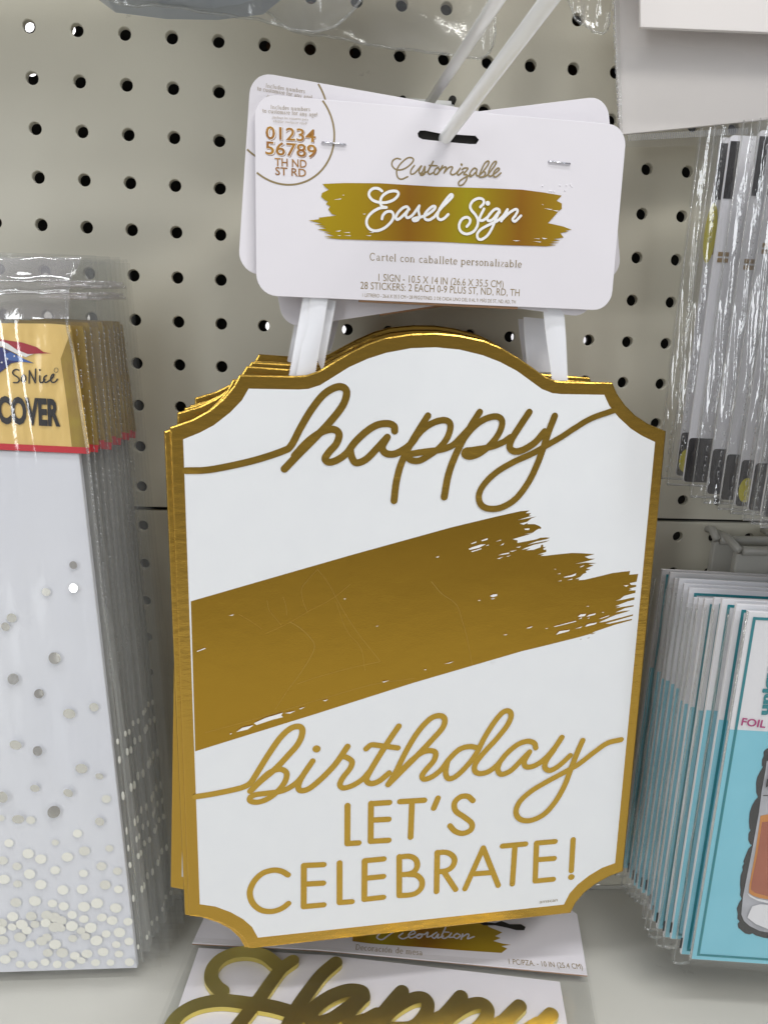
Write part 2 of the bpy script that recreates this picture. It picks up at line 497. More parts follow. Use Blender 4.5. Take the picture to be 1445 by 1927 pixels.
M['headgold2'] = mat('shaded_gold_label', (.42, .30, .04), .4, .3, noise=(90, (.33, .20, .04), .2), bump=[(60, .002, .4, (1, 1, .2))])
M['red'] = mat('red_ink', (.62, .015, .03), .35, coat=.4)
M['darkred'] = mat('crimson_ink', (.40, .012, .03), .3, coat=.5)
M['navy'] = mat('navy_ink', (.02, .025, .16), .25, coat=.5)
M['blue'] = mat('blue_ink', (.06, .14, .42), .25, coat=.5)
M['black'] = mat('black_ink', (.012, .012, .014), .3, coat=.3)
M['pearl'] = mat('pearl_sheet', (.74, .755, .83), .38, coat=.25, noise=(7, (.79, .80, .85), .2), bump=[(16, .006, .5, (1.6, 1, .35)), (45, .002, .25, (1, 1, .5))])
M['shaded_sheet'] = mat('shaded_pearl_sheet', (.34, .34, .335), .5, noise=(140, (.30, .30, .29), .2), bump=[(120, .002, .5, (2, 1, .06))])  # rear packs' pearl sheet, its dimmer light painted as a greyer colour
M['silver'] = mat('silver_foil', (.80, .79, .75), .12, 1)
M['pale_gold'] = mat('pale_foil', (.84, .83, .76), .35, .2)
M['bright_dot'] = mat('painted_bright_dot', (.95, .94, .86), .3, .12, coat=.6)  # the dots' bright foil reflection put into a pale base colour
M['flap'] = film_mat('clear_flap_film', (.93, .92, .92), .12, .08, [(18, .003, .35, (.25, 1, 1.5)), (120, .0006, .3)], .16, .7, (.62, .58, .60))
M['glare'] = film_mat('wrinkled_front_film', (.975, .975, .97), .085, .09, [(16, .006, .75, (1, 1, .25)), (60, .0015, .4, (1, 1, .5))], .008, .6)
M['teal'] = mat('teal_ink', (.0, .21, .25), .4, coat=.3)
M['aqua'] = mat('aqua_print', (.20, .56, .69), .4, coat=.3, noise=(30, (.235, .61, .74), .2))
M['magenta'] = mat('magenta_ink', (.42, .03, .18), .4)
M['packwhite'] = mat('white_pack_card', (.78, .77, .80), .4, coat=.3, bump=[(18, .002, .1)])
M['packedge'] = mat('card_edges', (.62, .60, .60), .6)
M['warm'] = mat('warm_white_card', (.72, .68, .66), .5, noise=(6, (.75, .71, .68), .2))
M['charcoal'] = mat('charcoal_print', (.022, .020, .022), .35, coat=.3)
M['yellow'] = mat('yellow_print', (.60, .52, .02), .4)
M['tan'] = mat('tan_print', (.30, .20, .09), .5)
M['glassgrey'] = mat('grey_print', (.33, .33, .36), .4, noise=(60, (.55, .55, .6), .25))
M['rust'] = mat('rust_print', (.44, .14, .075), .4, noise=(45, (.36, .10, .05), .2))
M['orange'] = mat('orange_print', (.62, .25, .05), .4)
M['paleblue'] = mat('pale_blue_plastic', (.33, .37, .43), .3, coat=.4)
M['bracket'] = mat('bracket_paint', (.46, .45, .41), .4)
M['carton'] = mat('carton', (.25, .13, .06), .8)
M['bgold'] = mat('letter_foil', (.76, .64, .16), .3, 1, bump=[(40, .002, .12)])
M['letter_side'] = mat('letter_side', (.42, .33, .14), .3, .8)

def gradient_gold():
    m = bpy.data.materials.new('gradient_gold_print'); m.use_nodes = True
    t = m.node_tree; b = t.nodes['Principled BSDF']
    co = t.nodes.new('ShaderNodeTexCoord'); s = t.nodes.new('ShaderNodeSeparateXYZ'); r = t.nodes.new('ShaderNodeValToRGB'); q = t.nodes.new('ShaderNodeMapRange')
    q.inputs['From Min'].default_value = -.058; q.inputs['From Max'].default_value = .075
    t.links.new(co.outputs['Object'], s.inputs[0]); t.links.new(s.outputs['X'], q.inputs['Value']); t.links.new(q.outputs[0], r.inputs[0])
    el = r.color_ramp.elements
    y_, k_ = (.52, .36, .012, 1), (.36, .16, .012, 1)
    el[0].position = 0; el[0].color = y_; el[1].position = 1; el[1].color = (.48, .32, .02, 1)
    for p, c in ((.14, (.48, .31, .012, 1)), (.30, k_), (.40, (.42, .24, .012, 1)), (.52, (.46, .37, .012, 1)), (.62, (.42, .27, .012, 1)), (.73, k_), (.88, (.46, .28, .015, 1))):
        x = el.new(p); x.color = c
    t.links.new(r.outputs[0], b.inputs['Base Color'])
    b.inputs['Roughness'].default_value = .32; b.inputs['Metallic'].default_value = .45; b.inputs['Coat Weight'].default_value = .3
    return m
M['grad'] = gradient_gold()

# ------------------------------------------------------------------ pegboard, deck
P_ = .0254
def pegboard(name, c0, c1, r0, r1, ox=0., oz=0., y=0., t=.0035, r=.0034, top_gap=0., mat_=None, skip=()):
    V = []; F = []; n = 16
    def q(i):
        a = 2 * math.pi * i / n; c, s = math.cos(a), math.sin(a); k = .5 / max(abs(c), abs(s))
        return c, s, c * k, s * k
    for rr in range(r0, r1):
        for cc in range(c0, c1):
            b = len(V); X = cc * P_ + ox; Z = -rr * P_ + oz
            hole = (cc, rr) not in skip
            for i in range(n):
                c, s, u, v = q(i)
                z = Z + v * P_
                if rr == r0 and v > .49: z -= top_gap
                V += [(X + u * P_, y, z), (X + c * (r + .00035), y, Z + s * (r + .00035)), (X + c * r, y + .0004, Z + s * r), (X + c * r, y + t, Z + s * r)]
            for i in range(n):
                j = (i + 1) % n
                for k in range(3): F.append((b + 4 * i + k, b + 4 * j + k, b + 4 * j + k + 1, b + 4 * i + k + 1))
                # back face of the sheet
            bb = len(V)
            for i in range(n):
                c, s, u, v = q(i)
                z = Z + v * P_
                if rr == r0 and v > .49: z -= top_gap
                V.append((X + u * P_, y + t, z))
            for i in range(n):
                j = (i + 1) % n
                F.append((b + 4 * i + 3, b + 4 * j + 3, bb + j, bb + i))
    bm = bmesh.new(); me = bpy.data.meshes.new(name); me.from_pydata(V, [], F)
    bm.from_mesh(me); bmesh.ops.remove_doubles(bm, verts=bm.verts, dist=1e-6)
    # close the outer rim of the sheet
    be = [e_ for e_ in bm.edges if e_.is_boundary]
    bmesh.ops.recalc_face_normals(bm, faces=bm.faces)
    bm.to_mesh(me); bm.free(); me.materials.append(mat_ or M['peg'])
    o = bpy.data.objects.new(name, me); COL.objects.link(o)
    return o
tag(pegboard('pegboard_wall', -7, 24, -12, 11), 'upper grey painted metal pegboard panel with round holes', kind='structure')
tag(pegboard('pegboard_wall', -7, 24, 11, 23, top_gap=.0022), 'lower grey painted metal pegboard panel under the dark seam', kind='structure')
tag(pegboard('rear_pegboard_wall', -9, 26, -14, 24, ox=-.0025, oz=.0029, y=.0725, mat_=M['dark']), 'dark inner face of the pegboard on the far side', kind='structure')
# dark strip behind the seam, the gap's shade put into colour
o = plate('seam_gap_strip', [[(-.18, -.2725), (.60, -.2725), (.60, -.262), (-.18, -.262)]], .004, .010, M['dark'])
tag(o, 'dark strip standing for the shaded gap between the pegboard panels', kind='structure')
# things set behind the display, glimpsed as slivers through the holes
o = box('cardboard_carton', (.112, .095, -.03), (.62, .13, .30), M['carton'], r=.003)
tag(o, 'brown carton glimpsed through a top row hole behind the pegboard', 'carton')
o = box('far_white_panel', (-2, 1.5, -1.2), (2, 1.52, 1.6), M['packwhite'], r=.003)  # added panel behind both boards so the holes look white
tag(o, 'white panel added far behind, lit to whiten the peg holes', kind='structure')
# shelf deck
V = [(-.5, -.75, -.5585), (1.0, -.75, -.5585), (1.0, .0005, -.5585), (-.5, .0005, -.5585),
     (-.5, -.75, -.60), (1.0, -.75, -.60), (1.0, .0005, -.60), (-.5, .0005, -.60)]
o = obj('shelf_deck', V, [(0, 1, 2, 3), (4, 5, 6, 7), (0, 1, 5, 4), (1, 2, 6, 5), (2, 3, 7, 6), (3, 0, 4, 7)], M['deck'])
tag(o, 'off white painted shelf deck below the hanging goods', kind='structure')
o = plate('shelf_back_lip', [[(-.2, -.5583), (.62, -.5583), (.62, -.5555), (-.2, -.5555)]], -.0012, -.0002, M['deck'])
tag(o, 'thin painted lip where the deck meets the pegboard', kind='structure')

# ------------------------------------------------------------------ hook with two wires
hk = empty('peg_hook', Matrix.Translation(at_y(805, 210, 0)), 'white wire peg hook with an upper arm carrying the easel signs', 'hook')
def loc(o_, P): return [Vector(p) - o_.location for p in P]
pA = at_y(805, 268, -.004); pB = at_y(839, 257, -.0738); pC = at_y(1041, -12, -.185)
dBC = (pC - pB)
path = [pB - dBC * .80, pB, pC, pC + dBC * .5]
tube('product_wire', loc(hk, path), .0031, M['wire'], hk)
qA = at_y(800, 205, -.003); qB = at_y(943, -12, -.165)
tube('label_wire', loc(hk, [qA, qB, qB + (qB - qA) * .4]), .0026, M['wire'], hk)
c0 = at_y(757, 187, -.004); c1 = at_y(853, 240, -.004)
hp = box('saddle_plate', (c0.x - hk.location.x, -.006 - 0, c1.z - hk.location.z), (c1.x - hk.location.x, -.0015, c0.z - hk.location.z), M['wire'], hk, r=.003)
tube('welded_bar', loc(hk, [at_y(762, 193, -.009), at_y(848, 199, -.009)]), .0026, M['wire'], hk)
for x_ in (757, 850):
    a = at_y(x_, 190, -.004)
    tube('plate_hole_plug', loc(hk, [a + Vector((0, .010, 0)), a + Vector((0, -.003, 0))]), .0022, M['dark'], hk, n=10)  # dark plugs drawn for the plate's black holes, shade put into colour

# ------------------------------------------------------------------ easel signs
R_s = ((-0.02828154, -0.01698892, 0.08217176))
def rod(v):
    v = Vector(v); return Matrix.Rotation(v.length, 3, v.normalized())
RS = rod(R_s)
SO = Vector((.22446708, -.0801345, -.34349454))
FS = Frame(SO, RS @ Vector((1, 0, 0)), RS @ Vector((0, 0, 1)))
mm = .001
half_out = [(12.5, 187.8), (26, 185.5), (35, 182.3), (45, 177.2), (53, 172.4), (60, 168.0), (66, 165.9), (72, 165.4), (99, 165.4), (102.2, 159.6), (107.5, 153.4), (114, 147.9), (122.3, 143.2), (133.35, 139.2),
            (133.35, -139.2), (124, -141.9), (115, -146.6), (108.2, -151.8), (103, -158.4), (100, -165.6)]
half_in = [(12.8, 180.4), (25.5, 177.8), (35, 174.6), (44.5, 170.2), (53, 164.8), (59, 161), (65, 159), (70, 158.6), (94.6, 158.6), (98, 152.8), (104, 146.6), (112, 140.3), (119, 136.5), (127, 133.2),
           (127, -132.2), (118.4, -134.7), (110, -139.4), (103, -144.9), (98, -150.8), (94.8, -158.4)]
def full(h, top):
    L = [(-x * mm, z * mm) for x, z in reversed(h)]
    return [(0, top * mm)] + [(x * mm, z * mm) for x, z in h] + L
def smooth_top(L): return L
OUT = full(half_out, 188.6); INN = full(half_in, 181.2)
TH = .0016   # card thickness
YP = -TH - .00006
YB = YP - .00005
YF = YB - .00018

def rgn(x0, y0, k): return zoom(x0, y0, k)
A_ = rgn(300, 560, 3.0104); B_ = rgn(780, 560, 3.0104)
E_ = rgn(300, 1320, 3.0104); F_ = rgn(780, 1320, 3.0104)
G_ = rgn(300, 1000, 3.0104); H_ = rgn(780, 940, 3.0104)
Z5 = rgn(780, 950, 6.2826); Z6 = rgn(980, 1010, 6.2826)
WS = 39 / 3.0104 / CF * .37    # stroke width in metres

def conv(L, z): return FS.pts(L, z, TH)
Wd = WS
happy = [
 (conv([(150, 980), (270, 976), (430, 947), (570, 912), (700, 868), (745, 838), (800, 735), (860, 635), (930, 548), (1000, 507), (1045, 510), (1060, 545), (1035, 615), (960, 710), (870, 805), (790, 885), (708, 970)], A_), Wd * .93, Wd * 1.05),
 (conv([(765, 895), (840, 815), (920, 760), (985, 746), (1017, 772), (1003, 825), (960, 875), (938, 912), (962, 932), (1010, 917), (1060, 880), (1110, 815), (1175, 755), (1235, 720), (1295, 713), (1328, 728), (1332, 755)], A_), Wd),
 (conv([(1080, 860), (1090, 905), (1115, 935), (1170, 915), (1235, 850), (1290, 790)], A_), Wd),
 (conv([(1290, 790), (1262, 845), (1280, 880), (1330, 885), (1385, 858), (1430, 820), (1470, 760), (1500, 720)], A_), Wd),
 (conv([(75, 668), (20, 755), (-35, 850), (-80, 950), (-105, 1050), (-117, 1150)], B_), Wd * .95, Wd * 1.02),
 (conv([(-40, 850), (40, 752), (110, 706), (172, 694), (202, 720), (188, 785), (145, 845), (85, 890), (25, 923), (-25, 918), (-38, 893), (-5, 882), (60, 872), (150, 860), (215, 835), (262, 790), (320, 728)], B_), Wd * .92),
 (conv([(368, 647), (320, 722), (270, 812), (225, 905), (190, 1005), (167, 1128)], B_), Wd * .95, Wd * 1.05),
 (conv([(265, 815), (330, 735), (400, 686), (465, 673), (495, 702), (478, 765), (430, 830), (370, 880), (315, 900), (283, 890), (288, 868), (330, 862), (430, 845), (500, 818), (540, 790)], B_), Wd * .92),
 (conv([(648, 648), (600, 720), (550, 800), (538, 848), (565, 870), (612, 862), (680, 820), (735, 758)], B_), Wd),
 (conv([(792, 670), (757, 760), (727, 850), (690, 950), (640, 1050), (570, 1140), (490, 1188), (420, 1195), (375, 1172), (363, 1120), (390, 1060), (460, 990), (560, 930), (660, 885), (740, 840), (830, 788), (900, 742), (1000, 683), (1132, 636)], B_), Wd, Wd * .86)]
birthday = [
 (conv([(205, 540), (300, 525), (400, 505), (470, 487), (515, 462), (550, 410), (615, 305), (685, 205), (745, 152), (795, 143), (810, 175), (785, 240), (725, 310), (650, 388), (575, 450), (515, 508)], E_), Wd * .9, Wd * .95),
 (conv([(555, 465), (620, 405), (680, 384), (718, 402), (715, 445), (680, 498), (620, 548), (560, 570), (518, 565), (514, 545), (545, 528), (610, 520), (690, 508), (750, 480), (800, 435), (868, 337)], E_), Wd * .88),
 (conv([(868, 337), (812, 420), (787, 478), (800, 505), (850, 492), (925, 430), (1000, 350), (1065, 255)], E_), Wd * .88, Wd * .95),
 (conv([(1030, 308), (1062, 318), (1090, 340), (1080, 378), (1040, 430), (1022, 470), (1042, 490), (1095, 475), (1150, 440), (1190, 395)], E_), Wd * .88),
 (conv([(888, 268), (891, 269)], E_), Wd * 1.15),
 (conv([(1355, 140), (1300, 220), (1240, 315), (1190, 400), (1172, 445), (1198, 465), (1245, 450), (1300, 405)], E_), Wd * .93),
 (conv([(1170, 268), (1200, 246), (1250, 250), (1350, 263)], E_), Wd * .88),
 (conv([(-150, 470), (-105, 395), (-45, 275), (20, 170), (85, 100), (135, 80), (168, 95), (160, 145), (100, 215), (20, 300), (-65, 385), (-150, 470)], F_), Wd * .88, Wd * .95),
 (conv([(-95, 410), (-20, 335), (40, 290), (90, 278), (118, 292), (108, 335), (65, 385), (42, 420), (55, 440), (100, 425), (150, 385), (200, 320), (255, 270), (310, 255), (355, 262)], F_), Wd * .9),
 (conv([(185, 340), (175, 400), (190, 436), (232, 424), (290, 370), (345, 300), (400, 195), (455, 110), (500, 60), (535, 55), (545, 85), (520, 140), (460, 215), (395, 285), (345, 350), (340, 392), (370, 408), (420, 395), (470, 355), (520, 295), (580, 245), (635, 225), (675, 235), (685, 262)], F_), Wd * .9),
 (conv([(480, 345), (470, 385), (490, 412), (545, 390), (605, 330), (650, 285)], F_), Wd * .9),
 (conv([(650, 285), (620, 340), (632, 370), (680, 362), (735, 325), (790, 265), (832, 203)], F_), Wd * .88, Wd * .95),
 (conv([(790, 270), (745, 335), (737, 375), (768, 390), (820, 360), (880, 305)], F_), Wd * .9),
 (conv([(950, 220), (915, 300), (880, 390), (850, 470), (800, 560), (735, 635), (660, 672), (600, 668), (573, 630), (592, 570), (655, 510), (745, 455), (850, 398), (930, 352), (1010, 290), (1090, 235), (1168, 215)], F_), Wd * .95, Wd * .9)]
Wc = 34 / 3.0104 / CF * .40
def cl(L, z): return conv(L, z)
caps = [cl([(1065, 590), (1064, 806)], E_), cl([(1064, 806), (1128, 802)], E_),
 cl([(1198, 578), (1196, 793)], E_), cl([(1198, 580), (1302, 573)], E_), cl([(1198, 673), (1298, 668)], E_), cl([(1196, 793), (1298, 787)], E_),
 cl([(1362, 568), (1500, 560)], E_), cl([(1430, 565), (1422, 770)], E_),
 cl([(132, 548), (108, 605)], F_),
 cl([(818, 930), (817, 1163)], E_), cl([(818, 930), (930, 925)], E_), cl([(818, 1036), (928, 1030)], E_), cl([(817, 1163), (930, 1153)], E_),
 cl([(1020, 915), (1020, 1140)], E_), cl([(1020, 1140), (1090, 1135)], E_),
 cl([(1162, 903), (1160, 1122)], E_), cl([(1162, 903), (1270, 893)], E_), cl([(1162, 1003), (1268, 992)], E_), cl([(1160, 1122), (1268, 1110)], E_),
 cl([(-87, 880), (-87, 1100)], F_),
 cl([(128, 856), (124, 1078)], F_), cl([(165, 965), (232, 1066)], F_),
 cl([(388, 830), (285, 1062)], F_), cl([(388, 830), (473, 1043)], F_), cl([(325, 978), (442, 970)], F_),
 cl([(497, 820), (628, 808)], F_), cl([(568, 815), (553, 1035)], F_),
 cl([(690, 803), (682, 1018)], F_), cl([(690, 803), (795, 794)], F_), cl([(686, 898), (790, 890)], F_), cl([(682, 1018), (785, 1008)], F_),
 cl([(897, 783), (887, 960)], F_)]
rounds = [
 cl([(330, 562), (300, 538), (258, 542), (226, 575), (232, 620), (280, 655), (322, 690), (318, 728), (272, 748), (228, 735), (200, 705)], F_),
 cl([(728, 983), (690, 962), (640, 957), (580, 977), (533, 1025), (512, 1085), (530, 1145), (578, 1183), (640, 1190), (695, 1172), (730, 1145)], E_),
 cl([(-87, 882), (-30, 878), (5, 895), (15, 930), (0, 962), (-35, 978), (-80, 982)], F_),
 cl([(-40, 980), (10, 985), (40, 1015), (38, 1055), (10, 1085), (-30, 1097), (-87, 1100)], F_),
 cl([(128, 857), (180, 856), (215, 875), (226, 905), (210, 940), (175, 960), (128, 966)], F_)]
lets = [(c, Wc) for c in caps]
letr = [(c, Wc) for c in rounds]

brush = conv([(178, 396), (700, 245), (1100, 130), (1440, 36)], G_) + conv(
    [(450, 262), (1000, 130), (1250, 75), (1358, 65), (1312, 98), (1375, 97), (1350, 125), (1385, 128), (1215, 182), (1300, 165), (1440, 137), (1380, 160), (1330, 200), (1240, 222), (1290, 235), (1340, 212), (1330, 228), (1420, 228),
     (1475, 250), (1498, 270), (1490, 285), (1470, 282), (1440, 297), (1395, 330), (1285, 348), (1390, 338), (1300, 365), (1180, 400), (1080, 432), (1120, 432), (1150, 405), (1215, 420), (1215, 450), (1330, 430), (1445, 405)], Z5) + conv(
    [(230, 12), (300, 8), (345, 12), (300, 30), (180, 55), (75, 95), (200, 68), (340, 42), (280, 66), (150, 95), (60, 130), (5, 155), (110, 136), (60, 162), (150, 155), (232, 125), (240, 95), (262, 95), (262, 123), (300, 119), (265, 137), (268, 155), (300, 152), (298, 180), (200, 210), (275, 206), (230, 228),
     (300, 225), (400, 212), (600, 192), (715, 195), (870, 205), (820, 220), (755, 237), (800, 258), (878, 260), (800, 285), (640, 322), (760, 306), (895, 312), (800, 325), (858, 340), (770, 375), (820, 387), (765, 405), (775, 425), (735, 440), (700, 476), (640, 500), (690, 495), (680, 515), (750, 510),
     (900, 475), (1080, 430), (1200, 415), (1290, 405), (1280, 450), (1386, 440), (1366, 532), (1285, 550), (1300, 570), (1362, 570), (1360, 593), (1280, 612), (1310, 620), (1270, 635), (1355, 635), (1351, 665), (1290, 680), (1220, 700), (1170, 740), (1120, 757), (1200, 747), (1342, 715), (1340, 745), (1260, 765), (1115, 822),
     (1180, 820), (1120, 845), (1200, 830), (1332, 810), (1331, 824), (1230, 845), (1115, 897), (1200, 880), (1290, 870), (1250, 888), (1130, 922), (1050, 955), (920, 1015), (1000, 1004), (1325, 918), (1322, 935), (1150, 985), (1000, 1026), (1040, 1031), (1312, 972), (1311, 986), (1100, 1045), (880, 1120), (820, 1150), (700, 1185), (300, 1285), (10, 1355)], Z6) + conv(
    [(1440, 858), (900, 1030), (203, 1247)], G_)
flk = [conv(q, Z5) for q in ([(665, 455), (730, 430), (725, 445), (670, 462)], [(785, 418), (860, 392), (860, 410), (795, 428)], [(635, 520), (680, 498), (780, 467), (838, 463), (760, 505), (650, 530)], [(665, 548), (790, 510), (785, 522), (680, 555)], [(835, 485), (875, 465), (870, 478)], [(955, 432), (1020, 410), (1015, 420)], [(1010, 478), (1055, 447), (1045, 470)], [(985, 595), (1040, 575), (1118, 562), (1110, 577)], [(970, 635), (1045, 610), (1000, 637)], [(1080, 608), (1138, 592), (1100, 610)], [(1120, 548), (1210, 530), (1150, 552)], [(1195, 500), (1252, 487), (1235, 505)], [(1295, 280), (1355, 275), (1350, 295), (1298, 293)], [(245, 618), (290, 602), (275, 617)])]
flk += [conv(q, Z6) for q in ([(500, 475), (600, 450), (650, 428), (640, 455), (600, 470), (520, 480)], [(540, 512), (605, 492), (600, 505)], [(435, 525), (478, 512), (470, 522)], [(428, 438), (465, 428), (460, 438)], [(690, 355), (745, 333), (735, 345), (705, 358)], [(385, 382), (412, 378), (408, 385)], [(668, 942), (700, 915), (765, 910), (750, 935), (690, 945)], [(670, 972), (718, 950), (712, 965)], [(770, 945), (800, 920), (880, 902), (870, 920)], [(778, 965), (808, 952), (800, 965)], [(920, 968), (1040, 925), (1030, 938), (940, 968)], [(380, 1060), (640, 992), (650, 1000), (400, 1063)], [(410, 1155), (450, 1115), (575, 1097), (560, 1115)], [(635, 1085), (720, 1058), (700, 1075)], [(750, 1055), (790, 1030), (893, 1012), (880, 1030), (770, 1058)], [(60, 1085), (135, 1055), (120, 1070)], [(765, 822), (800, 815), (795, 825)], [(1207, 575), (1270, 568), (1240, 588)], [(280, 1083), (318, 1075), (300, 1088)], [(945, 893), (980, 886), (970, 896)])]
flk += [conv(q, G_) for q in ([(395, 475), (422, 468), (415, 476)], [(212, 677), (260, 658), (262, 663), (215, 680)], [(435, 1135), (470, 1110), (535, 1095), (500, 1120)], [(535, 1085), (600, 1055), (700, 1025), (690, 1040), (700, 1050), (640, 1065), (550, 1095)], [(710, 1028), (770, 1015), (740, 1030)], [(790, 1003), (825, 992), (800, 1006)], [(398, 1145), (412, 1140), (405, 1149)], [(925, 957), (955, 950), (940, 960)], [(1260, 850), (1300, 842), (1270, 854)], [(1042, 380), (1055, 378), (1050, 384)], [(1225, 535), (1240, 532), (1232, 538)])]
flk += [conv(q, H_) for q in ([(425, 545), (440, 537), (465, 534), (466, 544), (440, 552)], [(427, 562), (455, 556), (445, 563)], [(120, 325), (137, 321), (130, 328)], [(165, 930), (222, 915), (200, 925)], [(52, 962), (66, 959), (60, 965)], [(500, 765), (524, 761), (515, 767)], [(630, 728), (665, 716), (650, 727)], [(355, 571), (372, 567), (366, 573)])]
drips = [conv(q, Z6) for q in ([(690, 1215), (718, 1208), (712, 1216)], [(775, 1203), (815, 1190), (805, 1200)], [(820, 1148), (890, 1132), (870, 1142), (840, 1155)])]
scr = [(conv([(738, 512), (800, 550), (860, 610), (878, 660), (840, 740), (780, 830), (720, 910), (655, 1010)], G_), 2.6e-4, 1e-4),
       (conv([(895, 215), (960, 300), (1030, 430), (1120, 570), (1250, 735)], G_), 1.2e-4),
       (conv([(1250, 738), (1080, 775), (880, 830), (780, 865)], G_), 1.1e-4),
       (conv([(1440, 832), (1200, 870), (950, 940), (720, 1010), (500, 1075), (260, 1140)], G_), 1.1e-4),
       (conv([(895, 215), (840, 275), (805, 330), (815, 400), (840, 460)], G_), 1.3e-4),
       (conv([(610, 390), (625, 450), (690, 530)], G_), 1.2e-4), (conv([(700, 370), (716, 420), (722, 475)], G_), 1.2e-4),
       (conv([(1080, 300), (980, 380), (850, 450), (720, 525), (600, 580)], G_), .9e-4),
       (conv([(450, 470), (520, 510), (580, 552)], G_), 1e-4), (conv([(1000, 400), (1060, 560), (1140, 660), (1165, 790)], G_), .9e-4),
       (conv([(95, 465), (150, 530), (235, 595), (270, 690), (300, 800), (325, 935)], H_), 2.2e-4, 1.2e-4)]

def spl(P): return [tuple(v) for v in spline([Vector(p) for p in P], 8)]
def sign_board(parent, printed):
    b = plate('sign_board', [OUT], -TH, 0, M['foil_edge'], parent, bev=.0009)
    p = sheets('white_panel', [INN], YP, M['card'], b)
    if printed:
        sheets('gold_brushstroke', [brush] + drips, YB, M['foil_print'], b)
        tag(sheets('white_flecks', flk, YB - .0004, M['white'], b), kind='stuff')
        strokes('happy_lettering', happy, YF, M['foil_letter'], b)
        strokes('birthday_lettering', birthday, YF, M['foil_letter'], b)
        for idx, ridx, dot in (((0, 1), (), 0), ((2, 3, 4, 5), (), 0), ((6, 7), (), 0), ((8,), (), 0), ((), (0,), 0), ((), (1,), 0), ((9, 10, 11, 12), (), 0), ((13, 14), (), 0), ((15, 16, 17, 18), (), 0),
                               ((19,), (2, 3), 0), ((20, 21), (4,), 0), ((22, 23, 24), (), 0), ((25, 26), (), 0), ((27, 28, 29, 30), (), 0), ((31,), (), 1)):
            P = [lets[i] for i in idx] + [(spl(letr[i][0]), Wc) for i in ridx] + ([(conv([(885, 995), (888, 996)], F_), Wc * 1.15)] if dot else [])
            strokes('letter', P, YF, M['foil_letter'], b, smooth_path=False)
        strokes('scratches', [(q[0], *[w * .55 for w in q[1:]]) for q in scr], YB - .00008, M['scratch'], b)
        text('maker_name', FS, [('amscan', (1015, 1701), (1049, 1697), 6.2)], YF, M['ink2'], b)
    return b

